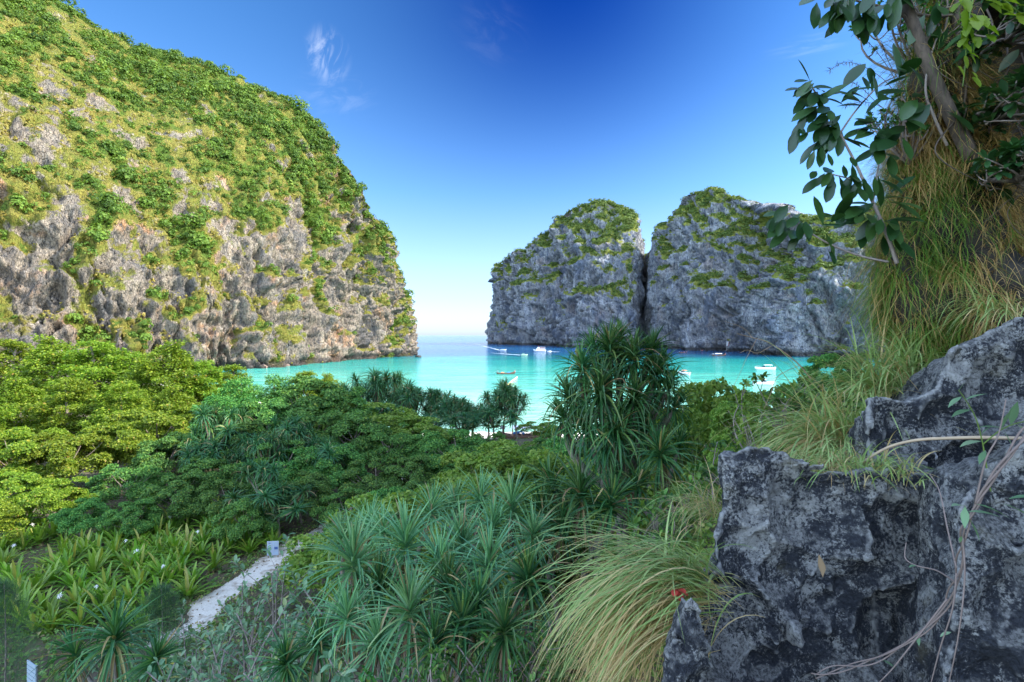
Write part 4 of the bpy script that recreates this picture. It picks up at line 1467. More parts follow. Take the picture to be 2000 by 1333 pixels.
def build_trees():
    rng = np.random.default_rng(31)
    al = [tree_proto('almond_tree', 'tier', 400 + k, 5.4, 11.0, 21000, .34, M_ALMOND, 8) for k in range(3)]
    hb = [tree_proto('sea_hibiscus_tree', 'dome', 430 + k, 4.4, 7.0, 18000, .25, M_HIBISCUS) for k in range(3)]
    al_shaded = [tree_proto('almond_tree', 'tier', 450 + k, 4.8, 9.0, 18000, .30, M_HIBISCUS, 7) for k in range(2)]  # almonds in shade get a darker leaf: shade put into the colour
    pl = [tree_proto('pale_bush', 'dome', 460 + k, 2.6, 3.6, 9000, .17, M_PALE) for k in range(2)]
    hb_sunlit = [tree_proto('sea_hibiscus_tree', 'dome', 470 + k, 4.6, 7.5, 18000, .27, M_ALMOND) for k in range(2)]  # bushy trees in sun get the brighter leaf: sunlight put into the colour
    sets = {'A': al, 'H': hb, 'D': al_shaded, 'P': pl, 'L': hb_sunlit}
    cats = {'A': 'tree', 'H': 'tree', 'D': 'tree', 'P': 'bush', 'L': 'tree'}
    used = set()
    cnt = {}

    def put(kind, px, py_top, d, label, group=None, wide=1.0):
        p = at(px, py_top, d)
        z = gz(p[0], p[1])
        L = sets[kind]
        k = cnt.get(kind, 0)
        cnt[kind] = k + 1
        r = clone(L[k % len(L)], used)
        H = r['h']
        s = max((p[2] - z) / H, .12)
        r.location = (p[0], p[1], z)
        r.rotation_euler = (0, 0, rng.uniform(0, 6.28))
        w = s * wide
        r.scale = (w, w, s)
        tag(r, label, cats[kind], group)

    G = 'sunlit trees at the foot of the cliff'
    for a in [(-90, 655, 80, 'sunlit almond tree at the frame edge under the cliff'), (25, 668, 78, 'sunlit almond tree whose flat top reaches highest at the frame edge'), (110, 664, 74, 'sunlit almond tree with a broken top near the grey ledge'),
              (190, 668, 72, 'tall sunlit almond tree with spreading flat storeys'), (262, 692, 74, 'sunlit almond tree in the hollow before the pale slab'), (330, 674, 70, 'sunlit almond tree with the reddish trunk showing'), (395, 706, 72, 'sunlit almond tree at the right end of the back row'),
              (450, 716, 78, 'small sunlit almond tree at the start of the green shallows'), (30, 745, 58, 'sunlit almond tree in the second row by the frame edge'), (140, 740, 57, 'sunlit almond tree in the second row with dark gaps below its storeys'),
              (240, 750, 56, 'sunlit almond tree in the second row with two pale stems'), (335, 760, 56, 'sunlit almond tree where the shadow begins'), (-70, 760, 50, 'sunlit almond tree cut by the frame edge'),
              (595, 728, 92, 'sunlit round bush-topped tree beside the green water'), (640, 735, 95, 'small bright tree between the shaded grove and the water')]:
        put('A', *a[:3], a[3], G)
    G = 'sunlit bushy trees'
    for a in [(-60, 850, 42, 'sunlit bushy tree cut by the frame edge above the lilies'), (40, 845, 42, 'sunlit bushy tree with pale leaf clumps in the front row'), (130, 850, 43, 'sunlit bushy tree in the front row beside the shadow line'),
              (215, 835, 46, 'half-shaded bushy tree on the shadow line'), (10, 930, 36, 'lowest sunlit bushy tree above the lily field'), (95, 940, 36, 'bushy tree at the tip of the sunlight above the lily field'), (-50, 985, 32, 'sunlit low bush at the frame edge'),
              (300, 800, 50, 'bushy tree catching the last sun behind the shaggy screw pine')]:
        put('L', *a[:3], a[3], G, 1.1)
    G = 'shaded broadleaf trees'
    for a in [(470, 742, 66, 'shaded almond tree with stepped storeys, left of the water'), (545, 742, 62, 'shaded almond tree in front of the water with a pointed spray'), (430, 775, 54, 'dark almond tree behind the shaggy screw pine')]:
        put('D', *a[:3], a[3], G)
    for a in [(330, 858, 45, 'dark bushy tree left of the dark gap'), (250, 905, 40, 'dark bushy tree just inside the shadow line'), (350, 935, 37, 'dark bushy tree over the back of the lily bed'), (160, 985, 34, 'low dark bushy tree above the lilies near the frame edge'),
              (440, 945, 37, 'dark bushy tree in the middle of the lily bed edge'), (260, 985, 34, 'low dark bush spreading over the lily bed'), (690, 812, 52, 'big round dark tree left of centre'), (760, 838, 50, 'big round dark tree in the centre of the grove'),
              (840, 850, 50, 'round dark tree nearest the beach trees'), (650, 880, 42, 'dark leafy tree in front of the big round one'), (730, 905, 40, 'dark leafy tree above the bend of the path'), (800, 900, 42, 'dark leafy tree in the front of the grove centre'),
              (590, 935, 37, 'dark bush overhanging the path'), (680, 965, 35, 'dark bush closing the far end of the path'), (760, 965, 34, 'dark bush right of the path end'), (870, 905, 44, 'dark leafy tree beside the yellowish thicket'),
              (560, 880, 42, 'dark tree behind the leaning screw pine'), (930, 850, 62, 'dark tree between the two groups of shore screw pines'), (1000, 865, 62, 'dark bush at the foot of the beach screw pines'), (610, 800, 54, 'dark tree behind the starry screw pine'), (600, 752, 60, 'dark rounded tree between the stepped one and the shore screw pines'), (662, 768, 62, 'dark rounded tree at the left foot of the shore screw pines'),
              (885, 838, 58, 'dark bush hiding the sand at the dip of the shore row'), (975, 848, 60, 'dark bush hiding the sand below the separate group of three'), (480, 830, 48, 'dark leafy tree between the two shaggy screw pines'), (550, 870, 42, 'dark leafy tree before the leaning screw pine'), (400, 905, 40, 'dark leafy tree filling the dark gap'),
              (520, 790, 56, 'dark rounded tree in the back of the grove'), (890, 848, 46, 'dark tree by the beach under the last low shore screw pine'), (955, 872, 46, 'dark bushy tree left of the beached boat'),
              (1060, 868, 46, 'dark bush under the beached boat'), (860, 838, 66, 'dark bush filling the back of the beach below the shore row'), (770, 830, 66, 'dark tree under the bare screw pine trunks'), (1075, 850, 60, 'dark bush right of the beached boat'), (930, 845, 74, 'dark bush on the sand between the two groups of shore screw pines'), (1100, 880, 38, 'dark bush behind the trunk of the tallest screw pine'), (820, 950, 36, 'dark leafy bush at the front of the grove right of the path end'), (930, 930, 40, 'dark leafy bush between the thicket and the near clump'), (480, 985, 33, 'dark low bush in the lily bed before the path bend')]:
        put('H', *a[:3], a[3], G, 1.05)
    G = 'pale bushes'
    for a in [(1000, 880, 40, 'yellow-green thicket in the hollow left of the tallest screw pine'), (935, 895, 38, 'straggly light bush with reddish twigs in the hollow'), (1085, 915, 33, 'light bush at the left foot of the tallest screw pine'), (840, 990, 27, 'light green bush just behind the near clump'),
              (705, 800, 60, 'pale yellow-green bush below the twin mop heads'), (745, 812, 58, 'pale bush in front of the shore screw pines'), (795, 820, 58, 'small pale bush beside the bare screw pine trunks'), (1045, 862, 60, 'light green bush in front of the beached boat'),
              (1020, 895, 34, 'bright leafy bush left of the tallest screw pine'), (965, 915, 33, 'yellow-green bush with orange tips'), (905, 940, 34, 'light bush with rusty twigs'), (1055, 930, 29, 'bright bush under the hanging leaves of the tallest screw pine'),
              (980, 960, 28, 'light green shrub at the back of the near clump'), (880, 985, 24, 'light shrub above the near grey-green clump'), (735, 1005, 26, 'light shrub at the right side of the path end'),
              (1055, 825, 76, 'small sunlit bush on the beach')]:
        put('P', *a[:3], a[3], G, 1.7 if a[2] > 40 else 1.15)
    G = 'bushes on the right slope'
    for a in [(1400, 785, 17, 'pale bush on the slope right of the tallest screw pine'), (1450, 790, 12, 'pale bush on the slope above the boulder'), (1370, 830, 14, 'leafy pale bush behind the slim screw pine'), (1485, 765, 14, 'reddish-tipped bush against the water above the boulder'),
              (1420, 860, 10, 'trailing pale bush close behind the boulder'), (1340, 800, 19, 'pale bush partly behind the tallest screw pine'), (1360, 920, 11, 'pale bush on the slope left of the boulder'), (1385, 960, 9, 'low yellow-green bush by the left edge of the boulder')]:
        put('P', *a[:3], a[3], G, .72)
    for a in [(1625, 705, 13, 'dark leafy bush at the foot of the hanging grass'), (1575, 752, 12, 'dark leafy bush below the far cliff at the waterline'), (1670, 715, 11, 'dark bush tucked under the hanging grass')]:
        put('H', *a[:3], a[3], G, .75)


build_trees()


# ------------------------------------------------------------------ plants of the near slope and the lily field
M_UNDER = leaf_mat('undergrowth_leaf', [(0.0, (0.10, 0.075, 0.035)), (0.2, (0.06, 0.13, 0.03)), (0.6, (0.12, 0.22, 0.05)), (0.9, (0.15, 0.23, 0.05)), (1.0, (0.26, 0.19, 0.10))], 0.3, 0.55, 0.3, None, 0.1)
M_VINECOVER = leaf_mat('vine_cover_leaf', [(0.0, (0.08, 0.15, 0.03)), (0.5, (0.14, 0.23, 0.045)), (0.85, (0.22, 0.29, 0.06)), (1.0, (0.30, 0.24, 0.10))], 0.35, 0.5, 0.3, None, 0.1)


def ground_cover(name, n, region, mat, size, seed, height, kind='stuff'):
    rng = np.random.default_rng(seed)
    px, d = region(rng, n)
    x = (px - 1000) / 1000 * d
    z = ground_z(x, d)
    P = np.stack([x, d, z], 1)
    hmap = 0.5 + 0.9 * fbm(P * (1, 1, 0) / 1.3, 3, seed)
    hh = height(px, d) * np.clip(hmap, .1, 1.4)
    P[:, 2] += hh * rng.random(n) ** .6
    nrm = norm(np.array((0, 0, 1.0)) + .55 * rng.normal(size=(n, 3)))
    tip = norm(np.cross(nrm, rand_dirs(rng, n)))
    L = size * rng.uniform(.6, 1.4, n)
    V, F = leaves(P, tip, nrm, L, L * rng.uniform(.4, .8, n), .15)
    # keep the trodden path free
    o = link(name, make_mesh(name, V, [F], [mat]))
    tag(o, kind=kind)
    return o


def off_path(px, d):
    x = (px - 1000) / 1000 * d
    c = np.interp(d, [17, 21, 24, 26.5, 29.5, 32.5, 36.5, 42, 50], [-16.5, -15.8, -15.4, -15, -14.5, -14, -13.3, -12.6, -11.5])
    return np.abs(x - c) > 0.80


def build_cover():
    def flat(rng, n):
        px = rng.uniform(-80, 1250, n * 2)
        d = np.exp(rng.uniform(math.log(7), math.log(70), n * 2))
        ok = off_path(px, d)
        return px[ok][:n], d[ok][:n]

    def fix(region):
        def f(rng, n):
            px, d = region(rng, n)
            while len(px) < n:
                a, b = region(rng, n)
                px, d = np.concatenate([px, a])[:n], np.concatenate([d, b])[:n]
            return px, d
        return f
    ground_cover('undergrowth', 60000, fix(flat), M_UNDER, .20, 501, lambda px, d: .55 + 0 * d)

    def slope(rng, n):
        return rng.uniform(980, 1800, n), rng.uniform(4.5, 24, n)
    ground_cover('slope_undergrowth', 60000, slope, M_VINECOVER, .095, 502, lambda px, d: np.where(d < 7, .3, .5))


build_cover()


def build_litter():
    rng = np.random.default_rng(515)

    def strip(lo, hi):
        def f(rng, n):
            d = rng.uniform(22, 44, n)
            c = np.interp(d, [22.2, 24, 26.5, 29.5, 32.5, 36.5, 42, 50], [-15.5, -15.0, -15.4, -14.3, -14.5, -12.8, -12.6, -10.5])
            x = c + np.where(rng.random(n) < .5, -1, 1) * rng.uniform(lo, hi, n)
            return 1000 + x / d * 1000, d
        return f
    M = leaf_mat('fallen_leaf', [(0.0, (0.07, 0.045, 0.025)), (0.6, (0.17, 0.11, 0.055)), (1.0, (0.28, 0.20, 0.09))], 0.1, 0.8, 0.2, None, 0.05)
    ground_cover('leaf_litter', 1300, strip(0.1, 1.3), M, .13, 516, lambda px, d: .06 + 0 * d)
    ground_cover('path_weeds', 2600, strip(0.75, 1.7), M_VINECOVER, .13, 517, lambda px, d: .38 + 0 * d)


build_litter()

M_LILY = leaf_mat('lily_leaf', [(0.0, (0.09, 0.19, 0.02)), (0.6, (0.15, 0.27, 0.03)), (0.92, (0.22, 0.33, 0.045)), (1.0, (0.36, 0.30, 0.08))], 0.4, 0.4, 0.4, None, 0.15)
M_PETAL = plain_mat('white_petal', (0.80, 0.80, 0.76), 0.6, 0.05)
M_STEM = plain_mat('green_stem', (0.10, 0.16, 0.03), 0.6, 0.2)


def lily_proto(seed):
    rng = np.random.default_rng(seed)
    n = 19
    k = np.arange(n)
    az = k * 2.4 + rng.normal(0, .3, n)
    el = np.interp(k / n, [0, 1], [1.42, 0.55]) + rng.normal(0, .1, n)
    dv = np.stack([np.cos(az) * np.cos(el), np.sin(az) * np.cos(el), np.sin(el)], 1)
    prof = lambda t: np.interp(t, [0, .1, .35, .7, .9, 1], [.55, .7, 1, .85, .45, .03])
    V, F, al = strips(dv * .05, dv, 1.15 * rng.uniform(.65, 1.1, n), .15 * rng.uniform(.8, 1.1, n), 7, rng.uniform(.3, 1.6, n), fold=.45, prof=prof)
    r = root('spider_lily', (0, 0, 0), 'lily', 'lily')
    link('leaf_rosette', MB().add(V, [F], 0).mesh('leaf_rosette', [M_LILY], True), r)
    d = 9
    az = rng.uniform(0, 6.28, d)
    dv = np.stack([np.cos(az), np.sin(az), -.25 + .3 * rng.random(d)], 1)
    V, F, al = strips(np.zeros((d, 3)) + (0, 0, .12), dv, rng.uniform(.5, .9, d), .09, 6, 2.2, fold=.3)
    link('withered_leaves', MB().add(V, [F], 0).mesh('withered_leaves', [M_DEAD], True), r)
    return r


def lily_flower(seed):
    rng = np.random.default_rng(seed)
    mb = MB()
    s = bez((0, 0, .1), (.25, .05, 1.02), (-.05, 0, .1), 7)
    mb.tube(s, .016, 5, 1)
    n = 34
    dv = norm(rand_dirs(rng, n) + (0, 0, .35))
    V, F, al = strips(np.repeat(s[-1:], n, 0), dv, rng.uniform(.09, .16, n), .024, 4, 1.6)
    mb.add(V, [F], 0)
    return mb.mesh('flower', [M_PETAL, M_STEM])


def build_lilies():
    rng = np.random.default_rng(77)
    protos = [lily_proto(600 + k) for k in range(4)]
    fl = [lily_flower(610 + k) for k in range(2)]
    pts = []
    tries = 0
    zones = [(0.36, (270, 535), (985, 1085)), (0.36, (130, 430), (1040, 1170)), (0.28, (0, 330), (1090, 1240)), (0.12, (-20, 130), (1010, 1100))]
    w = np.array([q[0] for q in zones])
    while len(pts) < 150 and tries < 9000:
        tries += 1
        z = zones[rng.choice(4, p=w / w.sum())]
        px, py = rng.uniform(*z[1]), rng.uniform(*z[2])
        d = 13.6 / ((py - 655) / 1000)
        x = (px - 1000) / 1000 * d
        if not off_path(np.array([px]), np.array([d]))[0] or (px > 420 and py > 1130):
            continue
        if all((x - a) ** 2 + (d - b) ** 2 > .66 ** 2 for a, b, *_ in pts):
            pts.append((x, d, px, py))
    pts.sort(key=lambda q: (-q[1]))
    for i, (x, y, px, py) in enumerate(pts):
        src = protos[i % 4]
        if i < 4:
            r = src
        else:
            r = src.copy()
            COL.objects.link(r)
            for ch in src.children:
                if ch.name.startswith('flower'):
                    continue
                c = ch.copy()
                COL.objects.link(c)
                c.parent = r
        r.location = (x, y, gz(x, y) - .03)
        r.rotation_euler = (0, 0, rng.uniform(0, 6.28))
        s = rng.uniform(.95, 1.5)
        r.scale = (s, s, s * rng.uniform(.9, 1.1))
        tag(r, 'strappy light green spider lily without flowers in the bed left of the sand path', 'lily', 'spider lilies left of the sand path')
        if (i * 7) % 12 == 0:
            link('flower', fl[i % 2], r)
            tag(r, 'strappy green spider lily left of the sand path carrying a white spidery flower', 'lily', 'flowering spider lilies left of the sand path')


build_lilies()

M_SILVER = leaf_mat('grey_green_leaf', [(0.0, (0.08, 0.17, 0.08)), (0.6, (0.15, 0.26, 0.14)), (0.92, (0.24, 0.34, 0.20)), (1.0, (0.40, 0.33, 0.07))], 0.25, 0.5, 0.25, None, 0.12)
M_FIG = leaf_mat('fig_leaf', [(0.0, (0.013, 0.046, 0.014)), (0.6, (0.023, 0.066, 0.018)), (1.0, (0.042, 0.10, 0.025))], 0.28, 0.32, 0.5, None, 0.1)
M_LIME = leaf_mat('light_green_leaf', [(0.0, (0.12, 0.22, 0.012)), (1.0, (0.24, 0.32, 0.035))], 0.55, 0.4, 0.4, None, 0.05)
M_TWIG = bark_mat('twig_bark', (0.10, 0.075, 0.065), (0.30, 0.25, 0.22), 14)
M_TRUNK = bark_mat('fig_bark', (0.035, 0.026, 0.019), (0.125, 0.092, 0.068), 22)
M_NEEDLE = leaf_mat('casuarina_needle', [(0.0, (0.025, 0.07, 0.03)), (1.0, (0.06, 0.13, 0.05))], 0.2, 0.6, 0.2, None, 0.1)

ELL = lambda t: np.interp(t, [0, .09, .14, .3, .55, .75, .9, .97, 1], [.05, .06, .35, .80, 1.0, .88, .52, .22, .02])
LANCE = lambda t: np.interp(t, [0, .08, .2, .4, .65, .85, 1], [.06, .08, .65, 1.0, .75, .35, .02])


def leafy_shrub(loc, label, seed, nstem, height, spread, leaf_len, mat, group=None, name='shrub', per=11, lean=(0, 0, 0)):
    rng = np.random.default_rng(seed)
    r = root(name, loc, label, 'shrub', group)
    mb = MB()
    B, D, L = [], [], []
    for k in range(nstem):
        az = rng.uniform(0, 6.28)
        e = np.array((math.cos(az) * spread * rng.uniform(.2, 1), math.sin(az) * spread * rng.uniform(.2, 1), height * rng.uniform(.55, 1))) + np.asarray(lean) * height
        pts = bez((0, 0, -.1), e, rng.normal(0, .12, 3) * height * (1, 1, .4), 9)
        mb.tube(pts, np.linspace(.018, .006, 9) * (height / 1.2) ** .5, 5)
        ends = [(pts[-1], norm(pts[-1] - pts[-3]))]
        for q in range(3):
            i = rng.integers(3, 8)
            e2 = pts[i] + rand_dirs(rng, 1)[0] * (.7, .7, .4) * height * .28 + (0, 0, .14 * height)
            mb.tube(bez(pts[i], e2, (0, 0, -.03), 5), np.linspace(.008, .004, 5), 4)
            ends.append((e2, norm(e2 - pts[i])))
        for p, dr in ends:
            for q in range(per):
                v = norm(rand_dirs(rng, 1)[0] + dr * .9 + (0, 0, .15))
                B.append(p - dr * rng.uniform(0, .22) * height * .5)
                D.append(v)
                L.append(leaf_len * rng.uniform(.55, 1.15))
    V, F, al = strips(np.array(B), np.array(D), np.array(L), np.array(L) * .42, 5, rng.uniform(.3, 1.3, len(L)), fold=.22, prof=ELL)
    link('stems', mb.mesh('stems', M_TWIG, True), r)
    link('foliage', MB().add(V, [F], 0).mesh('foliage', [mat], True), r)
    return r


def build_shrubs():
    G = 'grey-leaved shrubs below the path'
    for k, (px, py, d, h, lb) in enumerate([
            (350, 1235, 15, 1.6, 'grey-leaved shrub closing the near end of the sand path'), (275, 1290, 17, 1.6, 'grey-leaved shrub beside the wide dark screw pine in the lily field'), (200, 1330, 14, 1.4, 'grey-leaved shrub in the lower corner near the white panel'),
            (430, 1215, 11.5, 1.5, 'grey-leaved shrub at the near end of the sand path'), (500, 1180, 11, 1.9, 'tall grey-leaved shrub reaching over the path in front of the notice board'), (560, 1130, 12, 1.7, 'grey-leaved shrub on the right bank of the path'),
            (600, 1215, 9.5, 1.5, 'grey-leaved shrub with large pale leaves left of the near screw pines'), (470, 1275, 8.8, 1.4, 'grey-leaved shrub with bare purplish branches at the lower edge'), (560, 1290, 8.2, 1.2, 'grey-leaved shrub at the lower edge under the small screw pine'),
            (395, 1290, 9.5, 1.2, 'low grey-leaved shrub right of the dark screw pine in the lilies'), (650, 1185, 9.8, 1.3, 'grey-leaved shrub tucked behind the screw pine nearest the path'), (690, 1290, 7.6, 1.1, 'grey-leaved shrub between the bare screw pine stems'),
            (330, 1320, 10, 1.0, 'low grey-leaved shrub cut by the lower edge')]):
        p = at(px, py, d)
        z = min(gz(p[0], p[1]), p[2] - h * .45)
        leafy_shrub((p[0], p[1], z), lb, 700 + k, 8, (p[2] - z) + h * .35, .75, .19, M_SILVER, G)
    for k, (px, py, d, h, lb) in enumerate([(940, 1300, 6.2, .9, 'small-leaved dark shrub under the arching tussock'), (760, 1310, 7.0, .9, 'small-leaved dark shrub under the lowest screw pine'), (1020, 1210, 7.2, .8, 'small-leaved shrub beside the dry skirt of grass'),
                                            (860, 1310, 6.4, .8, 'small-leaved dark shrub at the lower edge in the middle')]):
        p = at(px, py, d)
        z = min(gz(p[0], p[1]), p[2] - h * .5)
        leafy_shrub((p[0], p[1], z), lb, 730 + k, 12, (p[2] - z) + h * .3, .6, .10, M_HIBISCUS, 'small-leaved shrubs under the screw pines', per=14)
    for k, (px, py, d, h, lb) in enumerate([(1400, 905, 8.0, .9, 'broad-leaved shrub pressed against the left edge of the boulder'), (1330, 985, 8.5, .9, 'broad-leaved shrub below the slim two-headed screw pine'), (1290, 1010, 7.5, .8, 'broad-leaved shrub above the crest of the arching tussock'),
                                            (1480, 770, 8.5, .8, 'reddish-tipped shrub against the bright water'), (1540, 760, 8.0, .8, 'dark broad-leaved shrub behind the green tussock')]):
        p = at(px, py, d)
        z = min(gz(p[0], p[1]), p[2] - h * .5)
        leafy_shrub((p[0], p[1], z), lb, 750 + k, 9, (p[2] - z) + h * .3, .7, .16, M_HIBISCUS if k != 3 else M_PALE, 'broad-leaved shrubs on the right slope', per=9)
    # feathery casuarina saplings
    for k, (px, py, d, rr, lb) in enumerate([(312, 1175, 17, 1.25, 'feathery casuarina sapling in the lily field'), (5, 1165, 17, 1.15, 'dark feathery casuarina sapling cut by the frame edge')]):
        rng = np.random.default_rng(780 + k)
        p = at(px, py, d)
        z = gz(p[0], p[1])
        H = p[2] - z + .4
        r = root('casuarina_sapling', (p[0], p[1], z), lb, 'sapling', 'casuarina saplings')
        mb = MB()
        mb.tube(bez((0, 0, -.1), (.05, 0, H), (.05, .03, 0), 8), np.linspace(.04, .008, 8), 6)
        n = 5200
        h = H * (.25 + .75 * rng.random(n) ** .8)
        az = rng.uniform(0, 6.28, n)
        q = rr * .8 * np.sqrt(rng.random(n)) * np.sin(math.pi * np.clip(h / H * .8 + .18, 0, 1)) ** .7
        B = np.stack([q * np.cos(az), q * np.sin(az), h], 1)
        D = np.stack([np.cos(az) * .5, np.sin(az) * .5, rng.uniform(-.2, 1.2, n)], 1) + .3 * rng.normal(size=(n, 3))
        V, F, al = strips(B, D, rng.uniform(.18, .45, n), .009, 3, 1.2)
        link('trunk', mb.mesh('trunk', M_TWIG, True), r)
        link('crown', MB().add(V, [F], 0).mesh('crown', [M_NEEDLE]), r)


build_shrubs()


# ------------------------------------------------------------------ fig trees on the bank, vines on the rocks
def pxpath(pts, d):
    """Photo pixels (with optional own distance) -> smooth world polyline."""
    P = np.array([at(*q) if len(q) == 3 else at(q[0], q[1], d) for q in pts])
    return spline(P, 6 * len(P))


FACE = np.array((0.15, -0.72, 0.68))


def leaf_cluster(rng, c, n, L, mean, spread, pos=.06):
    B = c + rng.normal(size=(n, 3)) * pos
    D = norm(np.asarray(mean) + spread * rng.normal(size=(n, 3)))
    return B, D, L * rng.uniform(.65, 1.15, n)


def build_fig():
    d = 4.3
    rng = np.random.default_rng(88)
    base = at(1893, 300, d + .1)
    r = root('fig_tree', base, 'leaning fig tree with two brown trunks rooted in the hanging grass', 'tree')
    mb = MB()
    mb.tube(pxpath([(1900, 330, 4.5), (1893, 300), (1868, 250), (1840, 190), (1812, 125), (1788, 60), (1766, 0), (1745, -70), (1720, -160)], d) - base, np.linspace(.062, .034, 54), 9)
    mb.tube(pxpath([(1905, 325, 4.5), (1890, 270), (1880, 200), (1873, 120), (1868, 40), (1862, -40), (1850, -140)], d + .15) - base, np.linspace(.045, .026, 42), 8)
    mb.tube(pxpath([(1800, 95), (1775, 45), (1752, 22), (1715, 12), (1680, 4), (1640, -12), (1600, -30)], d) - base, np.linspace(.018, .006, 42), 6)
    mb.tube(pxpath([(1770, 20), (1790, 28), (1830, 32), (1860, 30)], d) - base, np.linspace(.014, .012, 24), 6)
    link('trunk', mb.mesh('trunk', M_TRUNK, True), r)
    B, D, L = [], [], []
    for px, py, n, ln in [(1640, 8, 5, .20), (1668, 14, 4, .21), (1690, 22, 4, .2), (1708, 30, 4, .19), (1722, 14, 4, .19), (1615, -5, 4, .2), (1655, -10, 6, .2), (1700, -8, 6, .2), (1750, -5, 5, .2), (1240, -25, 0, .2),
                          (1826, 20, 4, .2), (1790, -20, 6, .2), (1848, 50, 3, .2)]:
        b, dd, l = leaf_cluster(rng, at(px, py, d - .05), n, ln, (-.35, -.15, -.75), .38, .035)
        B.append(b), D.append(dd), L.append(l)
    B, D, L = map(np.concatenate, (B, D, L))
    V, F, al = strips(B, D, L * 1.28, L * .46, 7, rng.uniform(.1, .7, len(L)), fold=.14, prof=ELL, flat=FACE)
    link('foliage', MB().add(V - base, [F], 0).mesh('foliage', [M_FIG], True), r)

    base = at(1748, 500, d)
    r = root('fig_sapling', base, 'fig sapling with broad dark leaves reaching left across the sky', 'sapling')
    mb = MB()
    stem = [(1752, 515), (1735, 465), (1718, 425), (1700, 385), (1676, 330), (1652, 283), (1628, 238), (1603, 200), (1584, 166)]
    low = [(1735, 512), (1690, 503), (1645, 488), (1600, 466), (1562, 440), (1534, 414)]
    mid = [(1690, 365), (1660, 350), (1630, 342), (1610, 335)]
    up = [(1640, 262), (1665, 225), (1690, 195), (1720, 165), (1750, 150)]
    md2 = [(1705, 395), (1712, 345), (1720, 310), (1735, 280)]
    for pts, r0, r1 in ((stem, .017, .006), (low, .010, .005), (mid, .007, .004), (up, .008, .004), (md2, .008, .004)):
        P = pxpath(pts, d - .1) - base
        mb.tube(P, np.linspace(r0, r1, len(P)), 6)
    link('trunk', mb.mesh('trunk', M_TWIG, True), r)
    B, D, L = [], [], []
    spec = [(1584, 168, 9, .175, (-.7, -.2, -.15)), (1600, 195, 10, .18, (-.6, -.25, -.45)), (1618, 225, 10, .185, (-.5, -.3, -.6)), (1632, 252, 8, .175, (-.6, -.2, -.6)), (1590, 190, 5, .18, (.7, -.2, .1)), (1640, 190, 4, .19, (.6, -.3, .15)),
            (1570, 245, 5, .16, (-.5, -.2, -.7)), (1600, 290, 5, .16, (-.3, -.2, -.9)), (1690, 195, 4, .19, (-.4, -.3, .2)), (1720, 168, 4, .21, (-.5, -.4, .15)), (1755, 150, 4, .22, (-.5, -.4, .1)), (1700, 235, 5, .18, (-.7, -.3, .0)), (1725, 270, 5, .19, (-.6, -.3, -.25)),
            (1660, 265, 4, .17, (.6, -.2, -.2)), (1655, 305, 3, .17, (.0, -.4, -.8)), (1612, 335, 7, .17, (-.6, -.25, -.55)), (1645, 345, 6, .18, (-.3, -.3, -.8)), (1680, 350, 5, .18, (-.4, -.4, -.5)), (1715, 350, 4, .19, (.2, -.5, -.6)), (1735, 300, 4, .19, (-.3, -.5, -.5)),
            (1535, 418, 8, .19, (-.65, -.3, -.45)), (1558, 440, 7, .18, (-.3, -.3, -.8)), (1605, 440, 6, .18, (.3, -.3, .2)), (1640, 430, 5, .18, (.4, -.3, .25)), (1690, 410, 5, .2, (-.6, -.3, -.45)), (1712, 428, 6, .20, (-.6, -.3, -.55)), (1738, 430, 5, .22, (.1, -.6, -.4)), (1745, 460, 4, .21, (-.1, -.6, -.7)), (1738, 385, 4, .21, (.2, -.6, -.2)), (1620, 480, 2, .14, (.1, -.3, -.9))]
    for px, py, n, ln, mean in spec:
        b, dd, l = leaf_cluster(rng, at(px, py, d - .1), n, ln, mean, .30, .035)
        B.append(b), D.append(dd), L.append(l)
    B, D, L = map(np.concatenate, (B, D, L))
    V, F, al = strips(B, D, L * 1.28, L * .46, 7, rng.uniform(.1, .6, len(L)), fold=.16, prof=ELL, flat=FACE)
    link('foliage', MB().add(V - base, [F], 0).mesh('foliage', [M_FIG], True), r)
    o = link('dead_leaf', MB().add(*strips(at(1742, 298, d - .25)[None], np.array([(-.8, -.3, -.35)]), .16, .07, 6, .6, fold=.3, prof=ELL)[:1], [strips(at(1742, 298, d - .25)[None], np.array([(-.8, -.3, -.35)]), .16, .07, 6, .6, fold=.3, prof=ELL)[1]]).mesh('dead_leaf', [M_DEAD]), r)

    # large dark leaves in the shade of the overhang
    base = at(1830, 250, 4.25)
    r = root('broadleaf_climber', base, 'broad dark leaves climbing the shaded bank between the two fig trunks and the sky', 'climber')
    mb = MB()
    P = pxpath([(1850, 285), (1825, 230), (1808, 180), (1815, 120), (1835, 60)], 4.3) - base
    mb.tube(P, np.linspace(.012, .006, len(P)), 6)
    link('stem', mb.mesh('stem', M_TWIG, True), r)
    B, D, L = [], [], []
    for px, py, n, ln, mean in [(1850, 105, 3, .26, (.5, -.4, .5)), (1790, 185, 4, .26, (-.6, -.4, -.2)), (1772, 235, 4, .25, (-.6, -.5, -.3)), (1858, 140, 3, .26, (.5, -.5, .4)), (1755, 205, 4, .25, (-.6, -.4, -.1)), (1745, 270, 4, .24, (-.5, -.4, -.4)),
                                (1940, 170, 2, .24, (.6, -.4, .3)), (1840, 200, 3, .24, (.3, -.6, -.2))]:
        b, dd, l = leaf_cluster(rng, at(px, py, 4.2), n, ln, mean, .32, .05)
        B.append(b), D.append(dd), L.append(l)
    B, D, L = map(np.concatenate, (B, D, L))
    V, F, al = strips(B, D, L * 1.1, L * .44, 7, rng.uniform(.1, .7, len(L)), fold=.16, prof=ELL, flat=FACE)
    link('foliage', MB().add(V - base, [F], 0).mesh('foliage', [M_FIG], True), r)

    # light green lobed leaves hanging at the top
    base = at(1905, -20, 3.6)
    r = root('hanging_climber', base, 'bright yellow-green lobed leaves hanging in front of the dark overhang', 'climber')
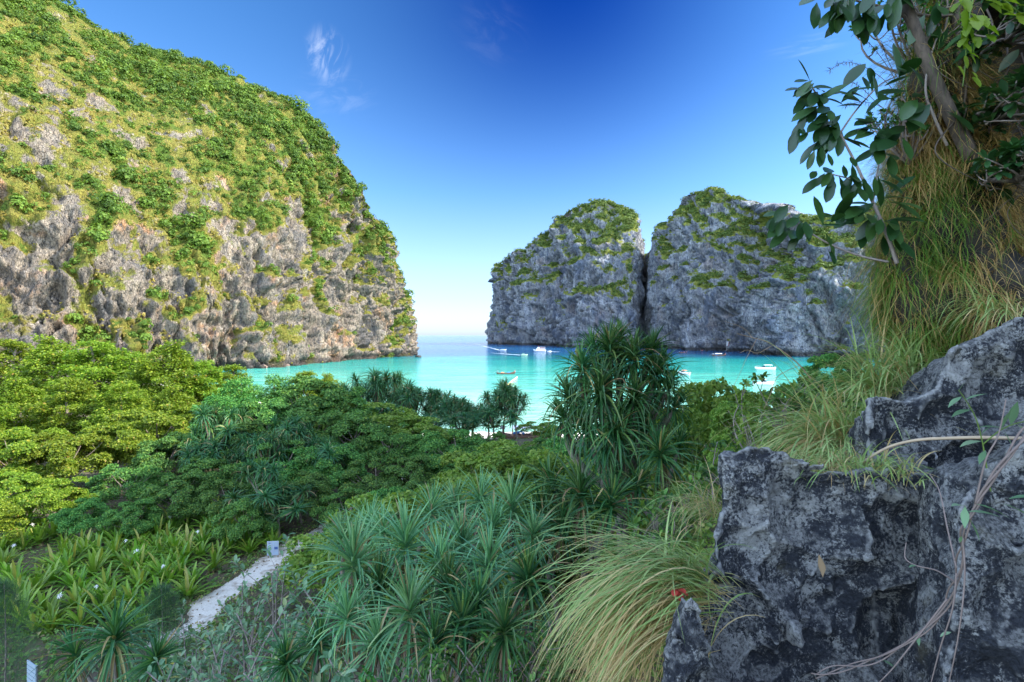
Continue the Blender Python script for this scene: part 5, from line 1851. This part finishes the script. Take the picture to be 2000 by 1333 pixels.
    mb = MB()
    P = pxpath([(1910, -60), (1900, 0), (1888, 60), (1886, 120), (1880, 170)], 3.65) - base
    mb.tube(P, np.linspace(.008, .003, len(P)), 5)
    P2 = pxpath([(1910, -50), (1950, -10), (1985, 20), (2020, 40)], 3.65) - base
    mb.tube(P2, np.linspace(.008, .003, len(P2)), 5)
    link('stem', mb.mesh('stem', M_STEM, True), r)
    B, D, L = [], [], []
    for px, py, n, ln, mean in [(1880, 10, 4, .16, (-.2, -.5, -.8)), (1895, 40, 5, .15, (.0, -.5, -.9)), (1885, 80, 4, .12, (.1, -.4, -.9)), (1888, 115, 4, .10, (.0, -.4, -1)), (1882, 150, 2, .10, (-.1, -.3, -1)), (1930, -5, 5, .16, (.3, -.5, -.7)), (1965, 15, 4, .15, (.3, -.5, -.7)), (1995, 25, 4, .15, (.2, -.5, -.8)), (1920, 60, 3, .12, (.2, -.5, -.8))]:
        b, dd, l = leaf_cluster(rng, at(px, py, 3.6), n, ln, mean, .28, .03)
        B.append(b), D.append(dd), L.append(l)
    B, D, L = map(np.concatenate, (B, D, L))
    lobed = lambda t: np.interp(t, [0, .06, .12, .25, .38, .5, .62, .75, .86, 1], [.05, .06, .55, .95, .70, 1.0, .62, .75, .38, .02])
    V, F, al = strips(B, D, L, L * .55, 10, rng.uniform(.2, .8, len(L)), fold=.25, prof=lobed)
    link('foliage', MB().add(V - base, [F], 0).mesh('foliage', [M_LIME], True), r)

    # flowering grass stalks against the sky
    base = at(1765, 210, 4.5)
    r = root('reed_stalks', base, 'thin flowering grass stalks leaning from the bank into the sky', 'grass')
    mb = MB()
    B, D = [], []
    for pts in ([(1775, 215), (1745, 150), (1715, 105), (1690, 78), (1668, 66)], [(1775, 225), (1735, 165), (1690, 132), (1650, 122), (1620, 138)], [(1775, 260), (1730, 215), (1690, 200), (1650, 206)], [(1775, 130), (1755, 95), (1745, 60), (1742, 40)],
                [(1770, 240), (1720, 208), (1680, 170), (1655, 160)], [(1770, 180), (1740, 130), (1728, 100), (1724, 86)]):
        P = pxpath(pts, 4.5) - base
        mb.tube(P, np.linspace(.0035, .0015, len(P)), 4)
        for q in P[len(P) // 2:]:
            for _ in range(4):
                B.append(q), D.append(rand_dirs(rng, 1)[0] + (-.5, 0, -.3))
    V, F, al = strips(np.array(B), np.array(D), rng.uniform(.02, .06, len(B)), .006, 2, .8)
    mb.add(V, [F], 0)
    link('stalks', mb.mesh('stalks', [plain_mat('seed_head', (.13, .10, .07), .8)]), r)
    # dark foliage and bare roots in the hollow under the overhang
    for k, (px, py, d2, h2, lb) in enumerate([(1960, 60, 4.2, .8, 'dark leafy shrub hanging at the top of the hollow'), (1935, 220, 4.3, .6, 'dark leafy shrub in the hollow beside the second fig trunk'), (1990, 330, 4.1, .6, 'dark shrub with long leaves deep in the hollow')]):
        leafy_shrub(at(px, py, d2), lb, 820 + k, 10, h2, .45, .13, M_FIG, 'dark shrubs in the hollow of the bank', per=9, lean=(-.2, -.5, -.9))
    base = at(1960, 250, 4.3)
    r = root('hanging_roots', base, 'tangle of bare grey roots hanging in the dark hollow of the bank', 'roots')
    mb = MB()
    for k in range(13):
        x0, y0 = rng.uniform(1885, 2030), rng.uniform(-20, 330)
        ln = rng.uniform(80, 260)
        P = pxpath([(x0, y0, 4.45), (x0 + rng.normal(0, 18), y0 + ln * .35, 4.3), (x0 + rng.normal(-8, 22), y0 + ln * .7, 4.2), (x0 + rng.normal(-15, 30), y0 + ln, 4.15)], 4.3) - base
        mb.tube(P, np.linspace(rng.uniform(.006, .016), .002, len(P)), 5)
    link('strands', mb.mesh('strands', M_TRUNK, True), r)
    # fine twiggy shrub along the top edge of the bank
    for k, (px, py, h, lb) in enumerate([(1800, 130, .75, 'fine-leaved twiggy shrub on the top edge of the bank'), (1775, 300, .5, 'fine-leaved twiggy shrub on the bank below the reed stalks')]):
        leafy_shrub(at(px, py, 4.6), lb, 800 + k, 16, h, .35, .045, M_HIBISCUS, 'twiggy shrubs on the bank', per=26, lean=(-.25, -.1, 0))


build_fig()


def build_vines():
    rng = np.random.default_rng(99)
    base = at(1880, 1040, 2.2)
    r = root('woody_vine', base, 'grey woody vine of twisted strands climbing over the boulder and the lichened rock', 'vine')
    main = [(1590, 1318, 2.62), (1660, 1300, 2.58), (1730, 1280, 2.5), (1800, 1235, 2.4), (1850, 1178, 2.32), (1872, 1110, 2.22), (1884, 1040, 2.12), (1912, 975, 2.08), (1945, 920, 2.05), (2000, 850, 2.02), (2050, 800, 2.0)]
    c = pxpath(main, 2.2) - base
    t = np.linspace(0, 1, len(c))
    mb = MB()
    for k in range(3):
        ph = k * 2.09 + t * 26 + .8 * np.sin(t * 9 + k)
        off = np.stack([np.cos(ph), np.sin(ph) * .5, np.sin(ph)], 1) * (.010 + .006 * np.sin(t * 14 + k))[:, None]
        mb.tube(c + off, np.linspace(.0030, .0046, len(c)), 6)
    for pts in ([(1868, 1120, 2.2), (1860, 1190, 2.2), (1835, 1270, 2.25), (1812, 1360, 2.3)], [(1880, 1050, 2.12), (1884, 1130, 2.1), (1872, 1240, 2.1), (1850, 1350, 2.15)], [(1850, 1170, 2.25), (1780, 1260, 2.3), (1740, 1310, 2.35), (1700, 1350, 2.4)],
                [(1868, 1110, 2.2), (1850, 1030, 2.3), (1835, 960, 2.4), (1815, 925, 2.5)], [(1905, 985, 2.05), (1925, 900, 2.02), (1950, 850, 2.0), (1965, 780, 2.0)], [(1870, 1140, 2.2), (1830, 1115, 2.4), (1790, 1105, 2.5), (1768, 1090, 2.55), (1770, 1060, 2.58)]):
        P = pxpath(pts, 2.2) - base
        mb.tube(P, np.linspace(.0042, .0022, len(P)), 5)
    link('stem', mb.mesh('stem', plain_mat('vine_bark', (.17, .13, .115), .85, .35, 30), True), r)
    B, D, L = [], [], []
    for px, py, dd_, v, ln in [(1885, 990, 2.05, (-.2, -.2, -.9), .085), (1890, 1000, 2.05, (.9, -.3, .1), .11), (1905, 985, 2.05, (.9, -.3, -.2), .12), (1890, 1010, 2.05, (.4, -.2, -.9), .10), (1885, 990, 2.05, (-.8, -.3, .3), .09), (1960, 985, 2.0, (.9, -.2, -.3), .11),
                               (1970, 975, 2.0, (.8, -.3, .3), .11), (1790, 1105, 2.5, (-.8, -.2, .1), .05), (1858, 1235, 2.3, (-.9, -.1, -.1), .06), (1790, 1235, 2.45, (-.2, -.5, -.6), .06), (1725, 1290, 2.5, (.6, -.4, -.2), .06), (1875, 1060, 2.1, (-.2, -.4, .9), .04)]:
        B.append(at(px, py, dd_)), D.append(v), L.append(ln)
    V, F, al = strips(np.array(B), np.array(D, float), np.array(L), np.array(L) * .36, 6, .5, fold=.2, prof=LANCE)
    link('foliage', MB().add(V - base, [F], 0).mesh('foliage', [M_SILVER], True), r)

    base = at(1930, 950, 2.5)
    r = root('creeper', base, 'small creeper with pointed green leaves rising in front of the stepped ledge', 'creeper')
    mb = MB()
    P = pxpath([(1935, 960), (1925, 900), (1918, 860), (1905, 815), (1885, 780), (1872, 762)], 2.5) - base
    mb.tube(P, np.linspace(.004, .002, len(P)), 5)
    P = pxpath([(1920, 868), (1955, 840), (1990, 826), (2030, 820)], 2.5) - base
    mb.tube(P, np.linspace(.0035, .002, len(P)), 5)
    link('stem', mb.mesh('stem', M_STEM, True), r)
    B, D, L = [], [], []
    for px, py, v, ln in [(1878, 775, (-.8, -.2, -.35), .10), (1885, 782, (.8, -.2, .45), .10), (1898, 800, (-.9, -.2, -.1), .13), (1912, 835, (.9, -.2, .1), .13), (1918, 862, (-.9, -.2, .0), .14), (1915, 850, (.5, -.3, .8), .07), (1925, 880, (-.6, -.3, -.5), .09), (1955, 840, (.1, -.3, .9), .12),
                          (1985, 828, (.6, -.2, -.6), .12), (1975, 830, (-.1, -.3, .9), .13), (1872, 765, (.3, -.3, .9), .06), (1960, 842, (.3, -.3, -.9), .09)]:
        B.append(at(px, py, 2.48)), D.append(v), L.append(ln)
    V, F, al = strips(np.array(B), np.array(D, float), np.array(L), np.array(L) * .34, 6, .4, fold=.2, prof=LANCE)
    link('foliage', MB().add(V - base, [F], 0).mesh('foliage', [M_SILVER], True), r)

    mb = MB()
    P = pxpath([(1672, 918, 3.25), (1690, 900, 3.2), (1735, 874, 3.1), (1790, 860, 3.0), (1860, 856, 2.9), (1930, 855, 2.8), (2040, 858, 2.7)], 3)
    mb.tube(P, np.linspace(.007, .011, len(P)), 7)
    o = link('bare_twig', mb.mesh('bare_twig', plain_mat('dry_twig', (.33, .25, .17), .8, .3, 25), True))
    tag(o, 'bare brown twig lying level across the stepped ledge', 'twig')
    mb = MB()
    for pts, r0, r1 in (([(1585, 742), (1560, 712), (1528, 686), (1498, 668), (1470, 660), (1440, 652)], .007, .003), ([(1510, 674), (1480, 690), (1460, 684), (1445, 690)], .003, .002), ([(1560, 715), (1520, 735), (1505, 770), (1492, 800)], .003, .003), ([(1470, 660), (1450, 640), (1415, 628)], .003, .0015),
                        ([(1478, 662), (1458, 700), (1445, 730), (1432, 755)], .0025, .0015)):
        P = pxpath(pts, 5.5)
        mb.tube(P, np.linspace(r0, r1, len(P)), 5)
    o = link('dry_stalk', mb.mesh('dry_stalk', plain_mat('dry_stalk', (.26, .18, .11), .8, .3, 25), True))
    tag(o, 'dry brown branching stalk arching over the bright water', 'stalk')
    V, F, al = strips(np.repeat(at(1322, 1152, 2.72)[None], 4, 0), np.array([(.3, -.6, .3), (-.4, -.6, .1), (.2, -.5, -.5), (.6, -.4, 0)]), .065, .04, 5, .9, fold=.3, prof=ELL)
    o = link('red_leaf', MB().add(V, [F], 0).mesh('red_leaf', [plain_mat('withered_red', (.32, .035, .025), .6)], True))
    tag(o, 'withered red leaf caught in the grass above the pale rock fin', 'leaf')
    V, F, al = strips(np.array([at(1607, 1128, 2.78)]), np.array([(-.25, -.2, .9)]), .15, .045, 7, .15, fold=.5, prof=LANCE)
    o = link('dry_leaf', MB().add(V, [F], 0).mesh('dry_leaf', [plain_mat('curled_leaf', (.22, .155, .095), .8)], True))
    tag(o, 'curled brown leaf resting in the hollow of the big boulder', 'leaf')


build_vines()


# ------------------------------------------------------------------ boats and small things on the water and the beach
def sea_pt(px, py):
    d = CAMZ * 1000 / (py - 655)
    return np.array(((px - 1000) / 1000 * d, d, 0.0))


M_WHITE = plain_mat('white_gelcoat', (.80, .80, .79), .3, .04, spec=.5)
M_WOOD = plain_mat('dark_boat_wood', (.10, .055, .035), .6, .3, 3)
M_DECK = plain_mat('boat_deck_wood', (.33, .21, .12), .7, .25, 3)
M_ORANGE = plain_mat('orange_cloth', (.72, .22, .10), .8, .1)
M_PINK = plain_mat('pink_ribbon', (.75, .25, .25), .8, .1)
M_BLUE = plain_mat('blue_canvas', (.06, .20, .50), .7, .1)
M_GLASS = plain_mat('dark_glass', (.02, .03, .045), .1, .1, spec=.6)
M_GREEN = plain_mat('pale_green_paint', (.45, .65, .40), .4, .1)
M_RED = plain_mat('red_paint', (.60, .05, .04), .5, .1)
M_METAL = plain_mat('grey_metal', (.35, .35, .36), .4, .1, metal=.6)
M_FOAM = plain_mat('sea_foam', (.82, .85, .86), .9, .08, 2.0)


def hull_mb(L, B, H, bow, stern, n=17, rake=.6, draft=.25, flat=.8, mi=0):
    """Open boat hull along +x, sheer rising to bow and stern; with thickness and an inner floor."""
    mb = MB()
    t = np.linspace(0, 1, n)
    x = (t - .5) * L
    half = B / 2 * np.sin(np.pi * np.clip(.12 + .80 * t, 0, 1)) ** .7 * np.where(t > .8, 1 - ((t - .8) / .2) ** 2 * .97, 1)
    top = H + bow * np.clip((t - .6) / .4, 0, 1) ** 2.4 + stern * np.clip((.25 - t) / .25, 0, 1) ** 2
    keel = -draft + (draft + .6 * H) * np.clip((t - .82) / .18, 0, 1) ** 2
    rows = []
    for k in range(n):
        w, z1, z0 = half[k], top[k], keel[k]
        xr = x[k] + rake * np.clip((t[k] - .7) / .3, 0, 1) * 0
        sec = [(-w * .9, z1 - .03), (-w, z1), (-w * .96, z0 + (z1 - z0) * .55), (-w * .6, z0 + (z1 - z0) * .12), (0, z0), (w * .6, z0 + (z1 - z0) * .12), (w * .96, z0 + (z1 - z0) * .55), (w, z1), (w * .9, z1 - .03), (w * .75, max(z0 + .12, z1 - H * .5)), (-w * .75, max(z0 + .12, z1 - H * .5))]
        rows.append([(xr, a, b) for a, b in sec])
    V = np.array(rows)
    m = V.shape[1]
    i = np.arange(n - 1)[:, None] * m
    j = np.arange(m)[None]
    k = (j + 1) % m
    Q = np.stack([i + j, i + m + j, i + m + k, i + k], -1).reshape(-1, 4)
    mb.add(V.reshape(-1, 3), [Q, np.arange(m)[None], ((n - 1) * m + np.arange(m))[::-1][None]], mi)
    return mb


def longtail(px, py, L, heading, label, awning=None, cargo=(M_ORANGE, M_BLUE), group='wooden longtail boats', loc=None, ribbon=M_PINK):
    p = sea_pt(px, py) if loc is None else np.array(loc, float)
    r = root('longtail_boat', p, label, 'boat', group, heading)
    link('hull', hull_mb(L, L * .19, L * .055, L * .13, L * .06).mesh('hull', [M_WOOD], True), r)
    mb = MB()
    for q in (-.30, -.14, .02, .16):
        mb.box((q * L, 0, L * .058), (L * .03, L * .15, .05))
    link('benches', mb.mesh('benches', [M_DECK]), r)
    mb = MB()
    mb.tube([(L * .455, 0, L * .10), (L * .50, 0, L * .20), (L * .515, 0, L * .235)], [L * .012, L * .009, L * .006], 6)
    pr = link('prow', mb.mesh('prow', [M_DECK], True), r)
    mb = MB()
    mb.tube([(L * .470, 0, L * .125), (L * .492, 0, L * .175)], L * .017, 7)
    V, F, al = strips(np.repeat(np.array([(L * .487, 0, L * .165)]), 6, 0), np.array([(.3, s * .5, -.8) for s in (-1, -.5, 0, .3, .6, 1)]), L * .08, L * .02, 4, .6)
    mb.add(V, [F])
    link('prow_ribbon', mb.mesh('prow_ribbon', [ribbon]), pr)
    mb = MB()
    mb.tube([(-L * .43, 0, L * .10), (-L * .43, 0, L * .15)], L * .012, 6)
    mb.box((-L * .43, 0, L * .165), (L * .07, L * .04, L * .045))
    mb.tube([(-L * .46, 0, L * .16), (-L * .56, 0, L * .12), (-L * .70, L * .01, L * .02)], L * .006, 5)
    mb.tube([(-L * .40, 0, L * .17), (-L * .33, 0, L * .20)], L * .005, 5)
    link('engine', mb.mesh('engine', [M_METAL]), r)
    rng = np.random.default_rng(int(px) + 3)
    for k, m in enumerate(cargo):
        mb = MB()
        for q in range(6):
            sphere_mb(mb, (L * (-.25 + .33 * k + .028 * q + rng.normal(0, .006)), rng.normal(0, L * .03), L * .075 + rng.uniform(0, .04) * L * .4), (L * .024, L * .022, L * .02), 8, 6)
        link('cargo', mb.mesh('cargo', [m], True), r)
    if awning is not None:
        mb = MB()
        th = np.linspace(-1, 1, 9)
        xs = np.array((-.28, -.1, .08, .22)) * L
        V = np.array([[(a, q * L * .085, L * .19 - q * q * L * .035) for q in th] for a in xs]).reshape(-1, 3)
        mb.add(V, [grid_faces(4, 9)])
        mb.add(V + (0, 0, .06), [grid_faces(4, 9)[:, ::-1]])
        link('awning', mb.mesh('awning', [awning], True), r)
        mb = MB()
        for a in xs[[0, 3]]:
            for s in (-1, 1):
                mb.tube([(a, s * L * .083, L * .05), (a, s * L * .083, L * .156)], L * .005, 5)
        link('awning_post', mb.mesh('awning_post', [M_DECK]), r)
    return r


def speedboat(px, py, L, heading, label, canopy=M_BLUE, hullm=M_WHITE, group='small motorboats', loc=None):
    p = sea_pt(px, py) if loc is None else np.array(loc, float)
    r = root('speedboat', p, label, 'boat', group, heading)
    mb = hull_mb(L, L * .27, L * .12, L * .05, 0, 17, 0, .2)
    n = 12
    t = np.linspace(0, 1, n)
    xs = (t * .46 + .02) * L
    w = L * .125 * (1 - t ** 2.2 * .97)
    V = np.array([[(xs[k], q * w[k], L * .122 + L * .052 * t[k] ** 2 * .8 + L * .02 * (1 - q * q) * (1 - t[k])) for q in np.linspace(-1, 1, 7)] for k in range(n)]).reshape(-1, 3)
    mb.add(V, [grid_faces(n, 7)[:, ::-1]], 0)
    link('hull', mb.mesh('hull', [hullm], True), r)
    mb = MB()
    V = np.array([(L * .05, -L * .10, L * .14), (L * .05, L * .10, L * .14), (L * .13, L * .07, L * .145), (L * .13, -L * .07, L * .145),
                  (-L * .01, -L * .085, L * .215), (-L * .01, L * .085, L * .215), (L * .03, L * .06, L * .215), (L * .03, -L * .06, L * .215)])
    mb.add(V, [[(0, 1, 5, 4), (1, 2, 6, 5), (2, 3, 7, 6), (3, 0, 4, 7), (4, 5, 6, 7), (0, 3, 2, 1)]])
    link('windshield', mb.mesh('windshield', [M_GLASS]), r)
    mb = MB()
    th = np.linspace(-1, 1, 7)
    V = np.array([[(a * L, q * L * .11, L * .265 - q * q * L * .02 - (a + .1) ** 2 * L * .15) for q in th] for a in np.linspace(-.34, .06, 6)]).reshape(-1, 3)
    mb.add(V, [grid_faces(6, 7)])
    mb.add(V + (0, 0, .05), [grid_faces(6, 7)[:, ::-1]])
    cn = link('canopy', mb.mesh('canopy', [canopy], True), r)
    mb = MB()
    for a in (-.32, 0.02):
        for s in (-1, 1):
            mb.tube([(a * L, s * L * .11, L * .11), (a * L, s * L * .108, L * .245)], L * .006, 5)
    link('canopy_post', mb.mesh('canopy_post', [M_METAL]), cn)
    mb = MB()
    for q in (-.25, -.12):
        mb.box((q * L, 0, L * .12), (L * .05, L * .18, L * .06))
    link('seat', mb.mesh('seat', [M_WHITE]), r)
    for s in (-1, 1):
        mb = MB()
        mb.box((-L * .50, s * L * .05, L * .13), (L * .05, L * .045, L * .10))
        mb.tube([(-L * .50, s * L * .05, L * .10), (-L * .51, s * L * .05, -.3)], L * .012, 6)
        link('outboard_motor', mb.mesh('outboard_motor', [M_METAL if hullm is M_WHITE else M_GLASS], False), r)
    mb = MB()
    mb.tube(pxrail(L), L * .004, 5)
    link('bow_rail', mb.mesh('bow_rail', [M_METAL]), r)
    return r


def pxrail(L):
    t = np.linspace(-1, 1, 15)
    return np.stack([L * (.47 - .27 * np.abs(t) ** 1.6), L * .105 * np.sign(t) * np.abs(t) ** .7, L * (.215 - .015 * np.abs(t))], 1)


def wake(px0, py0, px1, py1, w0, w1, label, seed):
    """Foam trail lying on the water as a ragged strip of flecks."""
    rng = np.random.default_rng(seed)
    a, b = sea_pt(px0, py0), sea_pt(px1, py1)
    n = 900
    t = rng.random(n) ** 1.3
    c = a + (b - a) * t[:, None]
    dr = norm((b - a)[None])[0]
    sd = np.array((-dr[1], dr[0], 0))
    c += sd * (rng.normal(size=n) * (w0 + (w1 - w0) * t) * .4)[:, None]
    s = (w0 * rng.uniform(.12, .4, n) * (1 - .6 * t))
    th = np.linspace(0, 6.283, 7)[:-1]
    ring = np.stack([np.cos(th), np.sin(th), 0 * th], 1)
    ex = rng.uniform(1.0, 3.0, n)
    R = ring[None, :, 0:1] * dr * ex[:, None, None] + ring[None, :, 1:2] * sd
    V = c[:, None] + R * s[:, None, None]
    V[..., 2] = .02 + rng.random(n)[:, None] * .05
    me = make_mesh('wake_foam', V.reshape(-1, 3), [np.arange(n * 6).reshape(-1, 6)], [M_FOAM])
    o = link('wake_foam', me)
    tag(o, kind='stuff')


def build_boats():
    longtail(988, 731, 8.6, 0.03, 'dark longtail boat lying alone in open turquoise water with orange bundles aboard')
    longtail(1334, 689.5, 8.5, .1, 'pale longtail boat moored near the grey cliff beside the tallest screw pine', cargo=(M_ORANGE, M_PINK))
    longtail(1371, 686, 7.5, .9, 'red-trimmed longtail boat close in under the grey cliff', cargo=(M_RED, M_PINK))
    longtail(1404, 695.5, 11.5, 0.0, 'dark longtail boat with a white awning in the shade of the grey cliff', M_WHITE, (M_BLUE,))
    longtail(1036, 860, 10.5, .05, 'wooden boat with a white awning drawn up on the beach behind the bushes', M_WHITE, (M_BLUE, M_ORANGE), loc=(at(1036, 862, 84)[0], 84, gz(at(1036, 862, 84)[0], 84) + .2))
    speedboat(1494, 723, 10.2, math.pi - .05, 'white speedboat at anchor in the pale green shallows, seen past the tussock blades', M_WHITE)
    speedboat(1335, 732, 8.0, math.pi * .62, 'white motorboat with an orange-red top half hidden by the tallest screw pine', M_ORANGE)
    speedboat(1492, 752, 8.0, .15, 'white boat mostly hidden by the reddish-tipped bush', M_WHITE)
    speedboat(983, 684.5, 7.5, -.15, 'small white motorboat trailing a long wake below the island', M_BLUE)
    speedboat(1024, 694.5, 6.0, .0, 'small pale green motorboat with a wake, in front of the white ferry', M_GREEN, M_GREEN)
    speedboat(1073, 687, 4.5, math.pi, 'tiny white tender running up to the stern of the ferry', M_WHITE)
    wake(976, 684.5, 925, 671, 1.5, 5, '', 1)
    wake(1016, 694, 960, 690, 1.1, 4, '', 2)
    wake(1075, 687, 1092, 688, 1.2, 2, '', 3)
    # the two-decked ferry
    p = sea_pt(1054, 686.5)
    L = 14.0
    r = root('ferry_boat', p, 'white two-decked tour boat lying under the domed island', 'boat', None, math.pi + .05)
    link('hull', hull_mb(L, L * .30, L * .11, L * .05, 0).mesh('hull', [M_WHITE], True), r)
    mb = MB()
    mb.box((-.06 * L, 0, L * .16), (L * .66, L * .24, L * .11), 0)
    cab = link('cabin', mb.mesh('cabin', [M_WHITE]), r)
    for k in range(6):
        for s in (-1, 1):
            mb = MB()
            mb.box(((-.32 + .105 * k) * L, s * L * .1215, L * .175), (L * .07, .04, L * .045))
            link('window', mb.mesh('window', [M_BLUE]), cab)
    mb = MB()
    mb.box((-.08 * L, 0, L * .22), (L * .74, L * .27, L * .014))
    link('upper_deck', mb.mesh('upper_deck', [M_WHITE]), r)
    mb = MB()
    mb.box((.10 * L, 0, L * .27), (L * .18, L * .19, L * .085))
    mb.box((.192 * L, 0, L * .28), (.05, L * .16, L * .04), 1)
    link('wheelhouse', mb.mesh('wheelhouse', [M_WHITE, M_GLASS]), r)
    mb = MB()
    mb.box((-.12 * L, 0, L * .325), (L * .62, L * .24, L * .012))
    link('roof', mb.mesh('roof', [M_WHITE]), r)
    mb = MB()
    for q in np.linspace(-.42, .0, 5):
        for s in (-1, 1):
            mb.tube([(q * L, s * L * .115, L * .225), (q * L, s * L * .115, L * .32)], .05, 5)
    for s in (-1, 1):
        mb.tube([(-.44 * L, s * L * .13, L * .265), (.0, s * L * .13, L * .265)], .035, 5)
    link('railing', mb.mesh('railing', [M_METAL]), r)
    mb = MB()
    mb.tube([(.08 * L, 0, L * .33), (.07 * L, 0, L * .47)], .06, 5)
    mb.tube([(.08 * L, -.5, L * .42), (.08 * L, .5, L * .42)], .04, 5)
    link('mast', mb.mesh('mast', [M_RED]), r)
    mb = MB()
    rng = np.random.default_rng(5)
    for k in range(9):
        mb.box((rng.uniform(-.4, -.02) * L, rng.uniform(-.09, .09) * L, L * .25), (.5, .5, .8), rng.integers(0, 3))
    link('deck_gear', mb.mesh('deck_gear', [M_ORANGE, M_RED, M_BLUE]), r)
    # floating line of buoys
    a, b, c = sea_pt(1010, 737), sea_pt(1005, 741), sea_pt(986, 756)
    P = np.concatenate([np.linspace(a, b, 6), np.linspace(b, c, 40)])
    mb = MB()
    mb.tube(P + (0, 0, .04), .10, 5)
    for q in P[::2]:
        sphere_mb(mb, q + (0, 0, .06), .24, 8, 6)
    tag(link('buoy_line', mb.mesh('buoy_line', [plain_mat('buoy_yellow', (.75, .62, .25), .6)], True)), 'yellowish floating line of buoys running from the lone longtail boat', 'buoy line')
    # rock off the headland
    p = sea_pt(817, 698)
    mb = MB()
    u = rand_dirs(np.random.default_rng(2), 1)
    sphere_mb(mb, (0, 0, 0), 1.0, 20, 14)
    V = mb.V[0]
    V = V * (1 + .35 * fbm(V * 1.6, 3, 4))[:, None] * np.array((2.6, 1.8, 1.3))
    o = link('sea_rock', make_mesh('sea_rock', V, mb.F, [M_DARKROCK], True), loc=p + (0, 0, .3))
    tag(o, 'small dark rock breaking the surface off the tip of the headland', 'rock')
    rng = np.random.default_rng(14)
    G = 'boulders at the waterline of the headland'
    for k, (px, py, s, lb) in enumerate([(512, 719.5, 2.2, 'brown boulder at the waterline where the sunlit cliff meets the trees'), (538, 717.5, 2.4, 'rounded brown boulder just right of the one at the trees'), (560, 715.5, 1.5, 'small reddish boulder before the dark sea notch'), (580, 713.5, 2.0, 'brown boulder at the start of the dark sea notch'), (497, 719, 2.4, 'brown boulder half behind the almond leaves')]):
        p = sea_pt(px, py)
        mb = MB()
        sphere_mb(mb, (0, 0, 0), 1.0, 20, 14)
        V = mb.V[0]
        V = V * (1 + .5 * fbm(V * 1.3 + k * 7, 3, 40 + k))[:, None] * s * np.array((1.2, 1, .9))
        o = link('shore_boulder', make_mesh('shore_boulder', V, mb.F, [plain_mat('brown_rock', (.15, .105, .08), .9, .4, 1.2)], True), loc=p)
        tag(o, lb, 'rock', G)


build_boats()


def build_signs():
    # notice board at the bend of the path
    y = 31.2
    p = at(533, 1100, y)
    z = gz(p[0], y)
    r = root('notice_board', (p[0], y, z), 'small white notice board with blue panels standing at the edge of the sand path', 'sign', None, .12)
    white = plain_mat('board_white', (.30, .34, .39), .5, .06, 9)
    blue = plain_mat('board_blue', (.05, .09, .22), .5, .3, 20)
    grey = plain_mat('board_grey', (.28, .36, .45), .6, .3, 24)
    mb = MB()
    mb.box((0, 0, .62), (.68, .04, .86))
    link('board', mb.mesh('board', [white]), r)
    mb = MB()
    rng = np.random.default_rng(3)
    for x0, w, z0, h, m in [(-.19, .22, .60, .12, 0), (-.19, .24, .30, .16, 1), (.19, .20, .63, .15, 0), (.19, .22, .33, .14, 1), (-.19, .10, .95, .05, 0), (.20, .12, .94, .05, 1), (.04, .05, .62, .82, 1)]:
        mb.box((x0, -.024, z0), (w, .008, h), m)
    for col in (-.19, .19):
        for row in range(5):
            mb.box((col + rng.uniform(-.02, .02), -.023, .73 + .042 * row), (rng.uniform(.12, .24), .006, .014), 1)
        for row in range(3):
            mb.box((col, -.023, .42 + .035 * row), (rng.uniform(.10, .22), .006, .012), 1)
    link('printed_panel', mb.mesh('printed_panel', [blue, grey]), r)
    for s in (-1, 1):
        mb = MB()
        mb.tube([(s * .28, .045, -.3), (s * .28, .045, .98)], .025, 8)
        link('post', mb.mesh('post', [M_DECK], True), r)
    # pale panel among the leaves at the lower edge
    p = at(62, 1322, 15.5)
    z = gz(p[0], p[1])
    r = root('white_panel', (p[0], p[1], min(z, p[2] - .9)), 'white slatted panel half hidden by leaves at the lower edge', 'panel', None, -.5)
    hz = p[2] - min(z, p[2] - .9)
    mb = MB()
    for k in range(7):
        mb.box((0, 0, hz - .42 + .13 * k), (.62, .03, .105))
    link('slats', mb.mesh('slats', [plain_mat('panel_white', (.26, .33, .38), .4, .05)]), r)
    for s in (-1, 1):
        mb = MB()
        mb.box((s * .27, .035, hz / 2 + .1), (.05, .035, hz + .6))
        link('post', mb.mesh('post', [M_METAL]), r)
    # upright white and red board at the foot of the grey cliff
    p = at(1421, 672, 548)
    r = root('white_red_board', (p[0], p[1], 4.5), 'white board with a red edge at the foot of the grey cliff', 'sign', None, .5)
    mb = MB()
    mb.box((0, 0, 4.4), (3.0, .2, 4.4), 0)
    mb.box((1.7, 0, 4.2), (.5, .25, 4.0), 1)
    link('board', mb.mesh('board', [M_WHITE, M_RED]), r)
    for s in (-1, 1):
        mb = MB()
        mb.tube([(s * 1.2, .2, -3), (s * 1.2, .2, 4)], .12, 6)
        link('post', mb.mesh('post', [M_METAL]), r)


build_signs()
